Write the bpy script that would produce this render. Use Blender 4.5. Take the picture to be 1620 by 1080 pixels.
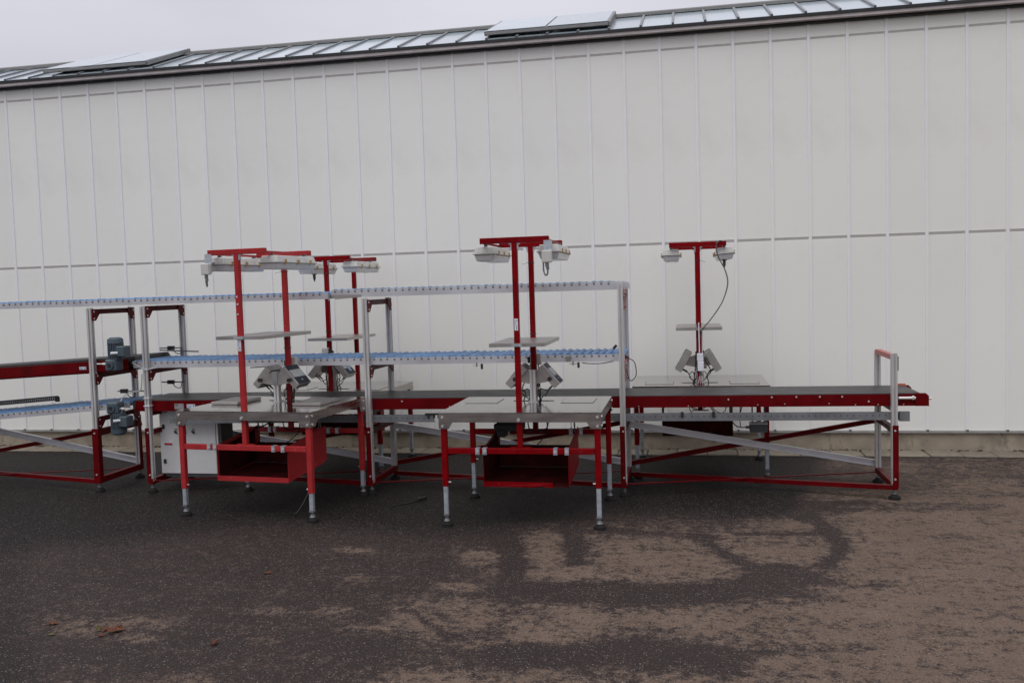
import bpy, bmesh, math, random
import numpy as np
from mathutils import Vector, Matrix

random.seed(7)
for o in list(bpy.data.objects):
    bpy.data.objects.remove(o, do_unlink=True)
S = bpy.context.scene
C = S.collection

# ---------------------------------------------------------------- camera
F, YAW, PITCH, ROLL, H = 1420.0, -0.193, -0.0591, -0.0298, 1.75      # focal length in pixels of a 1620 px wide picture
_f = Vector((math.sin(YAW)*math.cos(PITCH), math.cos(YAW)*math.cos(PITCH), math.sin(PITCH)))
_r = Vector((math.cos(YAW), -math.sin(YAW), 0)); _u = _r.cross(_f)
RIGHT = _r*math.cos(ROLL) + _u*math.sin(ROLL); UP = _u*math.cos(ROLL) - _r*math.sin(ROLL)
cam = bpy.data.cameras.new('camera'); camo = bpy.data.objects.new('camera', cam); C.objects.link(camo)
camo.matrix_world = Matrix(((RIGHT.x, UP.x, -_f.x, 0), (RIGHT.y, UP.y, -_f.y, 0), (RIGHT.z, UP.z, -_f.z, H), (0, 0, 0, 1)))
cam.sensor_width = 36.0; cam.lens = 36.0*F/1620.0; cam.clip_end = 600.0
S.camera = camo

# ---------------------------------------------------------------- sky, sun, exposure
SUN_EL, SUN_AZ = math.radians(62), math.radians(200)      # azimuth from +Y towards +X
w = bpy.data.worlds.new('World'); S.world = w; w.use_nodes = True
nt = w.node_tree; nt.nodes.clear()
sky = nt.nodes.new('ShaderNodeTexSky'); sky.sky_type = 'NISHITA'; sky.sun_disc = False
sky.sun_elevation = SUN_EL; sky.sun_rotation = SUN_AZ; sky.air_density = 1.0; sky.dust_density = 4.0; sky.ozone_density = 1.0
bw = nt.nodes.new('ShaderNodeRGBToBW'); nt.links.new(sky.outputs[0], bw.inputs[0])
tint = nt.nodes.new('ShaderNodeMix'); tint.data_type = 'RGBA'; tint.blend_type = 'MULTIPLY'; tint.inputs[0].default_value = 1.0
nt.links.new(bw.outputs[0], tint.inputs[6]); tint.inputs[7].default_value = (0.985, 0.985, 1.10, 1)
# an even layer of overcast over the clear sky, with faint cloud
tc = nt.nodes.new('ShaderNodeTexCoord'); cn = nt.nodes.new('ShaderNodeTexNoise'); cn.inputs['Scale'].default_value = 1.7; cn.inputs['Detail'].default_value = 4
mp = nt.nodes.new('ShaderNodeMapping'); mp.inputs['Scale'].default_value = (1, 1, 2.5)
nt.links.new(tc.outputs['Generated'], mp.inputs[0]); nt.links.new(mp.outputs[0], cn.inputs['Vector'])
cr = nt.nodes.new('ShaderNodeMapRange'); cr.inputs[1].default_value = 0.3; cr.inputs[2].default_value = 0.7
cr.inputs[3].default_value = 6.1; cr.inputs[4].default_value = 8.0
nt.links.new(cn.outputs[0], cr.inputs[0])
cl = nt.nodes.new('ShaderNodeMix'); cl.data_type = 'RGBA'; cl.blend_type = 'MULTIPLY'; cl.inputs[0].default_value = 1.0
sx_ = nt.nodes.new('ShaderNodeSeparateXYZ'); nt.links.new(tc.outputs['Generated'], sx_.inputs[0])
zg = nt.nodes.new('ShaderNodeMapRange'); zg.inputs[1].default_value = 0.0; zg.inputs[2].default_value = 1.0; zg.inputs[3].default_value = 0.633; zg.inputs[4].default_value = 1.90   # standard overcast sky: three times as bright overhead as at the horizon
nt.links.new(sx_.outputs[2], zg.inputs[0])
zm = nt.nodes.new('ShaderNodeMath'); zm.operation = 'MULTIPLY'; nt.links.new(cr.outputs[0], zm.inputs[0]); nt.links.new(zg.outputs[0], zm.inputs[1])
nt.links.new(zm.outputs[0], cl.inputs[6]); cl.inputs[7].default_value = (0.985, 0.985, 1.10, 1)
mx = nt.nodes.new('ShaderNodeMix'); mx.data_type = 'RGBA'; mx.inputs[0].default_value = 0.88
nt.links.new(tint.outputs[2], mx.inputs[6]); nt.links.new(cl.outputs[2], mx.inputs[7])
bg = nt.nodes.new('ShaderNodeBackground'); bg.inputs[1].default_value = 0.10
nt.links.new(mx.outputs[2], bg.inputs[0])
ow = nt.nodes.new('ShaderNodeOutputWorld'); nt.links.new(bg.outputs[0], ow.inputs[0])
sun = bpy.data.lights.new('sun', 'SUN'); sun.energy = 0.85; sun.angle = math.radians(50); sun.color = (1.0, 0.97, 0.93)
suno = bpy.data.objects.new('sun', sun); C.objects.link(suno)
sd = Vector((math.sin(SUN_AZ)*math.cos(SUN_EL), math.cos(SUN_AZ)*math.cos(SUN_EL), math.sin(SUN_EL)))
suno.rotation_euler = sd.to_track_quat('Z', 'Y').to_euler(); suno.location = sd*30
S.view_settings.view_transform = 'Standard'; S.view_settings.look = 'None'
S.view_settings.exposure = 0.0; S.view_settings.gamma = 1.0; S.view_settings.use_curve_mapping = False
S.render.engine = 'CYCLES'

# ---------------------------------------------------------------- materials
def mat(name, col, rough=0.5, metal=0.0, var=0.12, scale=9.0, bump=0.0, bscale=60.0, stretch=(1, 1, 1), spec=0.5, dirt=None, dirt_amt=0.0, dirt_scale=5.0, objvar=0.0, trans=0.0, chips=None):
    m = bpy.data.materials.new(name); m.use_nodes = True; t = m.node_tree; N = t.nodes; L = t.links
    p = N['Principled BSDF']
    p.inputs['Metallic'].default_value = metal; p.inputs['Specular IOR Level'].default_value = spec
    co = N.new('ShaderNodeTexCoord'); mpn = N.new('ShaderNodeMapping'); mpn.inputs['Scale'].default_value = stretch
    L.new(co.outputs['Object'], mpn.inputs[0])
    n = N.new('ShaderNodeTexNoise'); n.inputs['Scale'].default_value = scale; n.inputs['Detail'].default_value = 5
    L.new(mpn.outputs[0], n.inputs['Vector'])
    r = N.new('ShaderNodeMapRange'); r.inputs[1].default_value = 0.3; r.inputs[2].default_value = 0.7
    r.inputs[3].default_value = 1-var; r.inputs[4].default_value = 1+var
    L.new(n.outputs[0], r.inputs[0])
    mu = N.new('ShaderNodeMix'); mu.data_type = 'RGBA'; mu.blend_type = 'MULTIPLY'; mu.inputs[0].default_value = 1
    mu.inputs[6].default_value = (*col, 1); L.new(r.outputs[0], mu.inputs[7])
    out = mu.outputs[2]
    if objvar:
        oi = N.new('ShaderNodeObjectInfo'); r3 = N.new('ShaderNodeMapRange'); r3.inputs[3].default_value = 1-objvar; r3.inputs[4].default_value = 1+objvar
        L.new(oi.outputs['Random'], r3.inputs[0])
        m3 = N.new('ShaderNodeMix'); m3.data_type = 'RGBA'; m3.blend_type = 'MULTIPLY'; m3.inputs[0].default_value = 1
        L.new(out, m3.inputs[6]); L.new(r3.outputs[0], m3.inputs[7]); out = m3.outputs[2]
    if dirt:
        n2 = N.new('ShaderNodeTexNoise'); n2.inputs['Scale'].default_value = dirt_scale; n2.inputs['Detail'].default_value = 8; n2.inputs['Roughness'].default_value = 0.65
        L.new(co.outputs['Object'], n2.inputs['Vector'])
        r2 = N.new('ShaderNodeMapRange'); r2.inputs[1].default_value = 0.52; r2.inputs[2].default_value = 0.72; r2.inputs[4].default_value = dirt_amt
        L.new(n2.outputs[0], r2.inputs[0])
        m2 = N.new('ShaderNodeMix'); m2.data_type = 'RGBA'; L.new(r2.outputs[0], m2.inputs[0]); L.new(out, m2.inputs[6]); m2.inputs[7].default_value = (*dirt, 1)
        out = m2.outputs[2]
    if chips:
        n4 = N.new('ShaderNodeTexNoise'); n4.inputs['Scale'].default_value = 38; n4.inputs['Detail'].default_value = 5; n4.inputs['Roughness'].default_value = 0.7
        L.new(co.outputs['Object'], n4.inputs['Vector'])
        r4 = N.new('ShaderNodeMapRange'); r4.inputs[1].default_value = 0.665; r4.inputs[2].default_value = 0.70; r4.inputs[4].default_value = 0.8
        L.new(n4.outputs[0], r4.inputs[0])
        m4 = N.new('ShaderNodeMix'); m4.data_type = 'RGBA'; L.new(r4.outputs[0], m4.inputs[0]); L.new(out, m4.inputs[6]); m4.inputs[7].default_value = (*chips, 1)
        out = m4.outputs[2]
    L.new(out, p.inputs['Base Color'])
    rr = N.new('ShaderNodeMapRange'); rr.inputs[1].default_value = 0.3; rr.inputs[2].default_value = 0.7
    rr.inputs[3].default_value = max(0.03, rough*0.8); rr.inputs[4].default_value = min(1, rough*1.2)
    L.new(n.outputs[0], rr.inputs[0]); L.new(rr.outputs[0], p.inputs['Roughness'])
    if trans:
        p.inputs['Transmission Weight'].default_value = trans
    if bump:
        nb = N.new('ShaderNodeTexNoise'); nb.inputs['Scale'].default_value = bscale; nb.inputs['Detail'].default_value = 4
        L.new(mpn.outputs[0], nb.inputs['Vector'])
        b = N.new('ShaderNodeBump'); b.inputs['Strength'].default_value = bump; b.inputs['Distance'].default_value = 0.01
        L.new(nb.outputs[0], b.inputs['Height']); L.new(b.outputs[0], p.inputs['Normal'])
    return m

RED = mat('machine_red', (0.115, 0.0008, 0.0025), 0.42, spec=0.10, var=0.2, dirt=(0.05, 0.009, 0.009), dirt_amt=0.5, chips=(0.16, 0.07, 0.06))
RED2 = mat('table_red', (0.195, 0.0008, 0.003), 0.40, spec=0.10, var=0.2, dirt=(0.09, 0.009, 0.009), dirt_amt=0.5, chips=(0.24, 0.10, 0.09))
RED1 = mat('faded_red', (0.38, 0.028, 0.030), 0.48, spec=0.15, dirt=(0.22, 0.022, 0.022), dirt_amt=0.55, dirt_scale=7, chips=(0.50, 0.30, 0.26))
GRIMESHADE = mat('grimy_shaded_bin', (0.040, 0.005, 0.005), 0.8, spec=0.1, var=0.4, scale=8, dirt=(0.13, 0.010, 0.010), dirt_amt=0.6, dirt_scale=5)  # bin insides: grime, with the shade inside put into the colour
PINK = mat('weathered_red', (0.42, 0.16, 0.14), 0.6)
ALU = mat('aluminium', (0.64, 0.63, 0.61), 0.42, 0.55, var=0.06, scale=3, stretch=(6, 6, 1), dirt=(0.42, 0.40, 0.38), dirt_amt=0.35)
ALUSHEET = mat('aluminium_sheet', (0.66, 0.66, 0.675), 0.40, 0.65, var=0.06, scale=4, dirt=(0.42, 0.40, 0.38), dirt_amt=0.3)
GALV = mat('galvanised', (0.46, 0.50, 0.53), 0.45, 0.55, var=0.15, scale=30)
DULL = mat('dull_zinc', (0.20, 0.21, 0.215), 0.55, 0.4, var=0.15, scale=12, dirt=(0.12, 0.10, 0.09), dirt_amt=0.4)
STEEL = mat('stainless', (0.50, 0.475, 0.45), 0.13, 1.0, var=0.08, scale=5, dirt=(0.36, 0.32, 0.29), dirt_amt=0.5, dirt_scale=6)
APRON = mat('brushed_apron', (0.46, 0.415, 0.385), 0.30, 1.0, var=0.10, scale=4, stretch=(1, 1, 6), dirt=(0.34, 0.29, 0.26), dirt_amt=0.55, dirt_scale=5)
STEELM = mat('stainless_matt', (0.44, 0.41, 0.385), 0.38, 0.9, var=0.08, scale=6)
BELT = mat('belt_rubber', (0.042, 0.040, 0.040), 0.50, spec=0.35, var=0.2, scale=5, stretch=(1, 8, 1), dirt=(0.13, 0.12, 0.11), dirt_amt=0.45)
BLACK = mat('black_plastic', (0.018, 0.018, 0.019), 0.5)
RUBBER = mat('black_rubber', (0.016, 0.015, 0.0145), 0.8, spec=0.2, dirt=(0.04, 0.033, 0.028), dirt_amt=0.5)
BLUE = mat('blue_roller', (0.115, 0.262, 0.49), 0.45, var=0.14, scale=8, objvar=0.18, dirt=(0.16, 0.22, 0.30), dirt_amt=0.6, dirt_scale=9)
PALEBLUE = mat('pale_roller', (0.24, 0.33, 0.43), 0.45, var=0.14, scale=8, objvar=0.2, dirt=(0.30, 0.32, 0.34), dirt_amt=0.6, dirt_scale=9)
LIGHTBOX = mat('light_grey_plastic', (0.56, 0.555, 0.515), 0.45, dirt=(0.42, 0.38, 0.31), dirt_amt=0.4)
DIFFUSER = mat('clear_diffuser', (0.86, 0.86, 0.86), 0.25, var=0.05, trans=0.30)
BRASS = mat('yellow_clip', (0.38, 0.24, 0.07), 0.45, 0.3)
CABINET = mat('cabinet_grey', (0.66, 0.665, 0.65), 0.42, var=0.03, dirt=(0.40, 0.39, 0.36), dirt_amt=0.25)
DGREY = mat('dark_grey', (0.085, 0.088, 0.088), 0.55)
MOTOR = mat('motor_grey', (0.070, 0.098, 0.115), 0.45, dirt=(0.06, 0.06, 0.055), dirt_amt=0.5)
BOLT = mat('bolt_zinc', (0.70, 0.68, 0.64), 0.35, 0.6)
LABELW = mat('label_white', (0.72, 0.73, 0.76), 0.5)
LABELB = mat('label_blue', (0.24, 0.33, 0.45), 0.5)
LABELR = mat('label_red', (0.45, 0.02, 0.03), 0.5)
LABELP = mat('label_purple', (0.10, 0.03, 0.16), 0.5)
PLATE = mat('name_plate', (0.36, 0.36, 0.35), 0.4, 0.5)
SCREEN = mat('display_glass', (0.36, 0.38, 0.36), 0.25, var=0.04)
NAVY = mat('display_panel', (0.016, 0.019, 0.028), 0.45, spec=0.2)
WHITECAB = mat('grey_cable', (0.45, 0.45, 0.44), 0.5)
PANEL = mat('white_panel', (0.868, 0.868, 0.800), 0.40, var=0.02, scale=0.8, bump=0.05, bscale=1.4, objvar=0.022, dirt=(0.74, 0.72, 0.645), dirt_amt=0.45, dirt_scale=1.1)
RIB = mat('white_rib', (0.87, 0.865, 0.85), 0.38, var=0.02)
SEAM = mat('seam_profile', (0.66, 0.64, 0.61), 0.45, 0.1, var=0.08)
RAILM = mat('base_rail', (0.36, 0.35, 0.335), 0.5, 0.2, var=0.12)
BLACKTRIM = mat('black_trim', (0.016, 0.017, 0.018), 0.6)
GUTTER = mat('gutter', (0.52, 0.47, 0.45), 0.5, dirt=(0.30, 0.27, 0.25), dirt_amt=0.5, dirt_scale=3)
GLASS = mat('roof_glass', (0.40, 0.47, 0.50), 0.14, var=0.10, scale=3.0, spec=0.55, objvar=0.16, dirt=(0.30, 0.34, 0.33), dirt_amt=0.6, dirt_scale=3)
BAR = mat('glazing_bar', (0.20, 0.20, 0.21), 0.45, 0.4)
RIDGE = mat('ridge_metal', (0.22, 0.22, 0.21), 0.55, 0.2)
PAVER = mat('paver', (0.205, 0.175, 0.130), 0.85, var=0.2, scale=14, bump=0.3, bscale=70, objvar=0.15, dirt=(0.10, 0.11, 0.06), dirt_amt=0.6, dirt_scale=6)
LEAF = mat('dry_leaf', (0.22, 0.080, 0.038), 0.7, var=0.35, scale=30)
LEAF2 = mat('green_leaf', (0.20, 0.19, 0.06), 0.7, var=0.3, scale=30)
SKYBACK = mat('back_wall', (0.6, 0.6, 0.58), 0.6)

# concrete plinth with damp streaks under the ribs
def plinth_mat():
    m = mat('plinth_concrete', (0.335, 0.285, 0.215), 0.85, var=0.18, scale=6, bump=0.25, bscale=50, dirt=(0.13, 0.12, 0.09), dirt_amt=0.6, dirt_scale=4)
    t = m.node_tree; N = t.nodes; L = t.links; p = N['Principled BSDF']
    src = p.inputs['Base Color'].links[0].from_socket
    co = N.new('ShaderNodeTexCoord'); mpn = N.new('ShaderNodeMapping'); mpn.inputs['Scale'].default_value = (3.2, 1, 1.3)
    L.new(co.outputs['Object'], mpn.inputs[0])
    n = N.new('ShaderNodeTexNoise'); n.inputs['Scale'].default_value = 1.9; n.inputs['Detail'].default_value = 9; n.inputs['Roughness'].default_value = 0.72; L.new(mpn.outputs[0], n.inputs['Vector'])
    r = N.new('ShaderNodeMapRange'); r.inputs[1].default_value = 0.56; r.inputs[2].default_value = 0.70; r.inputs[4].default_value = 0.7; L.new(n.outputs[0], r.inputs[0])
    mxx = N.new('ShaderNodeMix'); mxx.data_type = 'RGBA'; L.new(r.outputs[0], mxx.inputs[0]); L.new(src, mxx.inputs[6]); mxx.inputs[7].default_value = (0.075, 0.07, 0.045, 1)
    L.new(mxx.outputs[2], p.inputs['Base Color'])
    return m
PLINTH = plinth_mat()

# asphalt: a dark damp coat and tan dry patches where the 'dry' attribute says the yard has dried, with light chippings
def asphalt_mat():
    m = bpy.data.materials.new('asphalt'); m.use_nodes = True; t = m.node_tree; N = t.nodes; L = t.links; p = N['Principled BSDF']
    co = N.new('ShaderNodeTexCoord'); at = N.new('ShaderNodeAttribute'); at.attribute_name = 'dry'
    def noise(scale, detail=6, rough=0.6, st=(1, 1, 1)):
        mpn = N.new('ShaderNodeMapping'); mpn.inputs['Scale'].default_value = st; L.new(co.outputs['Object'], mpn.inputs[0])
        n = N.new('ShaderNodeTexNoise'); n.inputs['Scale'].default_value = scale; n.inputs['Detail'].default_value = detail; n.inputs['Roughness'].default_value = rough
        L.new(mpn.outputs[0], n.inputs['Vector']); return n.outputs[0]
    def rng(x, a, b, c=0.0, d=1.0):
        r = N.new('ShaderNodeMapRange'); r.inputs[1].default_value = a; r.inputs[2].default_value = b; r.inputs[3].default_value = c; r.inputs[4].default_value = d
        L.new(x, r.inputs[0]); return r.outputs[0]
    def mathn(op, a, b):
        n = N.new('ShaderNodeMath'); n.operation = op
        for i, v in enumerate((a, b)):
            if isinstance(v, (int, float)): n.inputs[i].default_value = v
            else: L.new(v, n.inputs[i])
        return n.outputs[0]
    def mixc(fac, a, b):
        n = N.new('ShaderNodeMix'); n.data_type = 'RGBA'
        if isinstance(fac, (int, float)): n.inputs[0].default_value = fac
        else: L.new(fac, n.inputs[0])
        for i, v in ((6, a), (7, b)):
            if isinstance(v, tuple): n.inputs[i].default_value = (*v, 1)
            else: L.new(v, n.inputs[i])
        return n.outputs[2]
    big = noise(3.2, 7, 0.65, (0.75, 1.25, 1)); fine = noise(17, 6, 0.7); grain = noise(90, 3, 0.6)
    sm = mathn('MULTIPLY', mathn('SUBTRACT', big, 0.5), 1.6)
    for nz, am in ((fine, 2.3), (noise(8.5, 5, 0.65), 1.3), (noise(40, 4, 0.7), 1.5), (grain, 1.4)): sm = mathn('ADD', sm, mathn('MULTIPLY', mathn('SUBTRACT', nz, 0.5), am))
    v = mathn('ADD', at.outputs['Fac'], mathn('MULTIPLY', sm, rng(at.outputs['Fac'], 0.0, 0.30, 0.40, 1.0)))
    dry = rng(v, 0.06, 0.72)
    wet = mixc(rng(noise(1.1, 5), 0.3, 0.7), (0.0200, 0.0134, 0.0112), (0.0290, 0.0198, 0.0168))
    wet = mixc(rng(grain, 0.35, 0.7), wet, (0.035, 0.0250, 0.0220))
    dryc = mixc(rng(noise(2.3, 6), 0.3, 0.7), (0.136, 0.095, 0.069), (0.176, 0.125, 0.092))
    dryc = mixc(rng(grain, 0.30, 0.62, 0.6, 0.0), dryc, (0.062, 0.046, 0.038))
    # flecks of loose dark grit on the dried skin
    fl = rng(noise(30, 4, 0.75, (0.6, 1.2, 1)), 0.585, 0.67)
    dryc = mixc(mathn('MULTIPLY', fl, 0.75), dryc, (0.036, 0.026, 0.022))
    col = mixc(dry, wet, dryc)
    dm = N.new('ShaderNodeAttribute'); dm.attribute_name = 'damp_shade'
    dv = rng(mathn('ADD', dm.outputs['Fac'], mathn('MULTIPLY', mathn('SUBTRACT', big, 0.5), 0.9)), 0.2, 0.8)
    col = mixc(mathn('MULTIPLY', dv, mathn('SUBTRACT', 1.0, mathn('MULTIPLY', dry, 0.6))), col, (0.0110, 0.0082, 0.0076))  # wet tone, with the machines' shade darkened into the colour
    # chippings: two sizes of light stones
    for sc, th, ca, cb in ((88.0, 0.84, (0.11, 0.09, 0.082), (0.28, 0.25, 0.23)), (165.0, 0.70, (0.075, 0.060, 0.054), (0.19, 0.165, 0.15))):
        vo = N.new('ShaderNodeTexVoronoi'); vo.inputs['Scale'].default_value = sc; vo.inputs['Randomness'].default_value = 1.0
        L.new(co.outputs['Object'], vo.inputs['Vector'])
        sep = N.new('ShaderNodeSeparateColor'); L.new(vo.outputs['Color'], sep.inputs[0])
        pick = mathn('GREATER_THAN', sep.outputs[0], th)
        near = rng(vo.outputs['Distance'], 0.22, 0.42, 1.0, 0.0)
        msk = mathn('MULTIPLY', mathn('MULTIPLY', pick, near), 0.75)
        col = mixc(msk, col, mixc(sep.outputs[1], ca, cb))
    L.new(col, p.inputs['Base Color'])
    L.new(rng(dry, 0, 1, 0.66, 0.92), p.inputs['Roughness']); p.inputs['Specular IOR Level'].default_value = 0.16
    b = N.new('ShaderNodeBump'); b.inputs['Strength'].default_value = 0.55; b.inputs['Distance'].default_value = 0.006
    L.new(mathn('ADD', grain, mathn('MULTIPLY', fine, 0.7)), b.inputs['Height']); L.new(b.outputs[0], p.inputs['Normal'])
    return m
ASPHALT = asphalt_mat()

# ---------------------------------------------------------------- mesh helpers
def bx(bm, c, s):
    m = Matrix.Translation(c) @ Matrix.Diagonal((s[0], s[1], s[2], 1))
    bmesh.ops.create_cube(bm, size=1.0, matrix=m)
def bb(bm, x0, x1, y0, y1, z0, z1):
    bx(bm, ((x0+x1)/2, (y0+y1)/2, (z0+z1)/2), (x1-x0, y1-y0, z1-z0))
def frame_of(d):
    d = Vector(d).normalized(); up = Vector((0, 0, 1)) if abs(d.z) < 0.95 else Vector((0, 1, 0))
    a = d.cross(up).normalized(); b = a.cross(d).normalized(); return a, b, d
def bar(bm, p, q, wd, ht, oa=0.0, ob=0.0):
    """square bar from p to q: wd sideways, ht upwards, shifted oa sideways and ob upwards"""
    p, q = Vector(p), Vector(q); a, b, d = frame_of(q-p); l = (q-p).length; c = (p+q)/2 + a*oa + b*ob
    m = Matrix(((a.x*wd, b.x*ht, d.x*l, c.x), (a.y*wd, b.y*ht, d.y*l, c.y), (a.z*wd, b.z*ht, d.z*l, c.z), (0, 0, 0, 1)))
    bmesh.ops.create_cube(bm, size=1.0, matrix=m)
def cyl(bm, p, q, r1, r2=None, n=14):
    p, q = Vector(p), Vector(q); a, b, d = frame_of(q-p); l = (q-p).length; c = (p+q)/2
    m = Matrix(((a.x, b.x, d.x, c.x), (a.y, b.y, d.y, c.y), (a.z, b.z, d.z, c.z), (0, 0, 0, 1)))
    if m.to_3x3().determinant() < 0: m = m @ Matrix.Diagonal((-1, 1, 1, 1))
    bmesh.ops.create_cone(bm, cap_ends=True, segments=n, radius1=r1, radius2=r1 if r2 is None else r2, depth=l, matrix=m)
def prism(bm, pts, d):
    """polygon pts (3D, planar) extruded by the vector d"""
    d = Vector(d); v0 = [bm.verts.new(p) for p in pts]; v1 = [bm.verts.new(Vector(p)+d) for p in pts]
    n = len(pts); bm.faces.new(v0); bm.faces.new(list(reversed(v1)))
    for i in range(n): bm.faces.new((v0[i], v1[i], v1[(i+1) % n], v0[(i+1) % n]))
def smooth_path(pts, k=6):
    P = [Vector(p) for p in pts]; out = []
    for i in range(len(P)-1):
        a = P[max(i-1, 0)]; b = P[i]; c = P[i+1]; d = P[min(i+2, len(P)-1)]
        for j in range(k):
            t = j/k; out.append(0.5*((2*b)+(c-a)*t+(2*a-5*b+4*c-d)*t*t+(3*b-a-3*c+d)*t**3))
    out.append(P[-1]); return out
def tube(bm, pts, r, n=6, k=6):
    P = smooth_path(pts, k); rings = []
    for i, p in enumerate(P):
        d = P[min(i+1, len(P)-1)]-P[max(i-1, 0)]; a, b, _ = frame_of(d)
        rings.append([bm.verts.new(p+a*r*math.cos(2*math.pi*j/n)+b*r*math.sin(2*math.pi*j/n)) for j in range(n)])
    for A, B in zip(rings, rings[1:]):
        for j in range(n): bm.faces.new((A[j], A[(j+1) % n], B[(j+1) % n], B[j]))
    bm.faces.new(rings[0]); bm.faces.new(list(reversed(rings[-1])))
def obj(name, bm, m, parent=None, smooth=False, bevel=0.0):
    bmesh.ops.recalc_face_normals(bm, faces=bm.faces)
    if bevel:
        bmesh.ops.bevel(bm, geom=[e for e in bm.edges if e.calc_face_angle(0) > 0.6], offset=bevel, segments=1, affect='EDGES', clamp_overlap=True)
    me = bpy.data.meshes.new(name); bm.to_mesh(me); bm.free(); me.materials.append(m)
    if smooth:
        for p in me.polygons: p.use_smooth = True
        try: me.set_sharp_from_angle(angle=math.radians(40))
        except Exception: pass
    o = bpy.data.objects.new(name, me); C.objects.link(o)
    if parent is not None: o.parent = parent
    return o
def NB(): return bmesh.new()
def boxo(name, m, parent, x0, x1, y0, y1, z0, z1, bevel=0.0):
    b = NB(); bb(b, x0, x1, y0, y1, z0, z1); return obj(name, b, m, parent, bevel=bevel)
def tag(o, label, cat, group=None):
    o['label'] = label; o['category'] = cat
    if group: o['group'] = group
    return o
def thing(name, label, cat, loc=(0, 0, 0), rz=0.0, group=None):
    o = bpy.data.objects.new(name, None); C.objects.link(o); o.location = loc; o.rotation_euler = (0, 0, rz); o.empty_display_size = 0.1
    return tag(o, label, cat, group)
def inst(src, parent, loc, rot=(0, 0, 0), name=None):
    o = bpy.data.objects.new(name or src.name.split('.')[0], src.data); C.objects.link(o); o.parent = parent; o.location = loc; o.rotation_euler = rot; return o
def structure(o): o['kind'] = 'structure'; return o

# ---------------------------------------------------------------- ground
def project(X, Y):
    P = np.stack([X, Y, np.full_like(X, -H)], -1)
    q = P @ np.array([RIGHT, UP, _f]).T
    z = np.where(q[..., 2] > 0.3, q[..., 2], 0.3)
    return 810+F*q[..., 0]/z, 540-F*q[..., 1]/z, q[..., 2] > 0.3
def axis(lo, hi, a, b, step):
    l = list(np.arange(a, b, step)); g = step; v = a
    left = []
    while v > lo: g *= 1.35; v -= g; left.append(max(v, lo))
    g = step; v = l[-1]; right = []
    while v < hi: g *= 1.35; v += g; right.append(min(v, hi))
    return np.array(left[::-1]+l+right)
gx = axis(-150, 150, -7.6, 4.2, 0.03); gy = axis(-150, 250, 3.2, 9.25, 0.03)
GX, GY = np.meshgrid(gx, gy)
px, py, ok = project(GX, GY)
def blob(cx, cy, rx, ry, a): return a*np.exp(-(((px-cx)/rx)**2+((py-cy)/ry)**2)**1.5)
def sst(v, a, b):
    t = np.clip((v-a)/(b-a), 0, 1); return t*t*(3-2*t)
def track(pts, wd, a, aspect=2.2):
    # distance to a polyline, rows counted heavier because the ground is seen at a slant
    d = np.full_like(px, 1e9)
    for (x0, y0), (x1, y1) in zip(pts, pts[1:]):
        ax_, ay_ = x0, y0*aspect; dx, dy = x1-x0, (y1-y0)*aspect
        t = np.clip(((px-ax_)*dx+(py*aspect-ay_)*dy)/(dx*dx+dy*dy), 0, 1)
        d = np.minimum(d, np.hypot(px-ax_-t*dx, py*aspect-ay_-t*dy))
    return a*np.exp(-(d/wd)**2.8)
# how far the yard has dried: the open right-hand side is dry, the ground round the machines still damp
def patch(x0, x1, y0, y1, a): return a*np.exp(-(np.abs(px-(x0+x1)/2)/((x1-x0)*0.58))**2.6-(np.abs(py-(y0+y1)/2)/((y1-y0)*0.60))**2.6)
dry = 0.95*sst(px+0.30*(py-800), 1270, 1400)*sst(py, 742, 800)
dry = np.maximum(dry, 0.95*sst(px, 1150, 1330)*sst(py, 900, 960))
dry = np.maximum(dry, 0.42*sst(px, 1180, 1420)*sst(py, 716, 735))
for b_ in ((734, 796, 868, 892, .78), (700, 760, 920, 934, .55), (832, 896, 843, 914, .92), (922, 1185, 842, 914, .95), (812, 1100, 893, 918, .85), (1140, 1325, 846, 892, .98), (1172, 1305, 820, 843, .85),
           (690, 802, 950, 988, .95), (622, 720, 956, 1006, .80), (806, 970, 958, 1018, .95), (960, 1260, 958, 1006, .95), (1150, 1620, 955, 1100, .95), (725, 800, 1010, 1024, .55),
           (610, 760, 1058, 1110, .80), (760, 1010, 1062, 1110, .68), (1000, 1150, 1066, 1110, .6), (1285, 1400, 778, 794, .85), (1300, 1330, 808, 830, .6),
           (95, 240, 975, 1000, .62), (190, 245, 1003, 1014, .62), (400, 478, 960, 972, .58), (536, 590, 865, 873, .60), (548, 592, 909, 919, .60), (395, 455, 1006, 1017, .48), (505, 570, 958, 974, .46), (560, 620, 990, 998, .5), (250, 340, 1068, 1090, .42),
           (1330, 1440, 738, 756, .35), (1480, 1620, 745, 800, .8)):
    dry = np.maximum(dry, patch(*b_))
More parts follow.
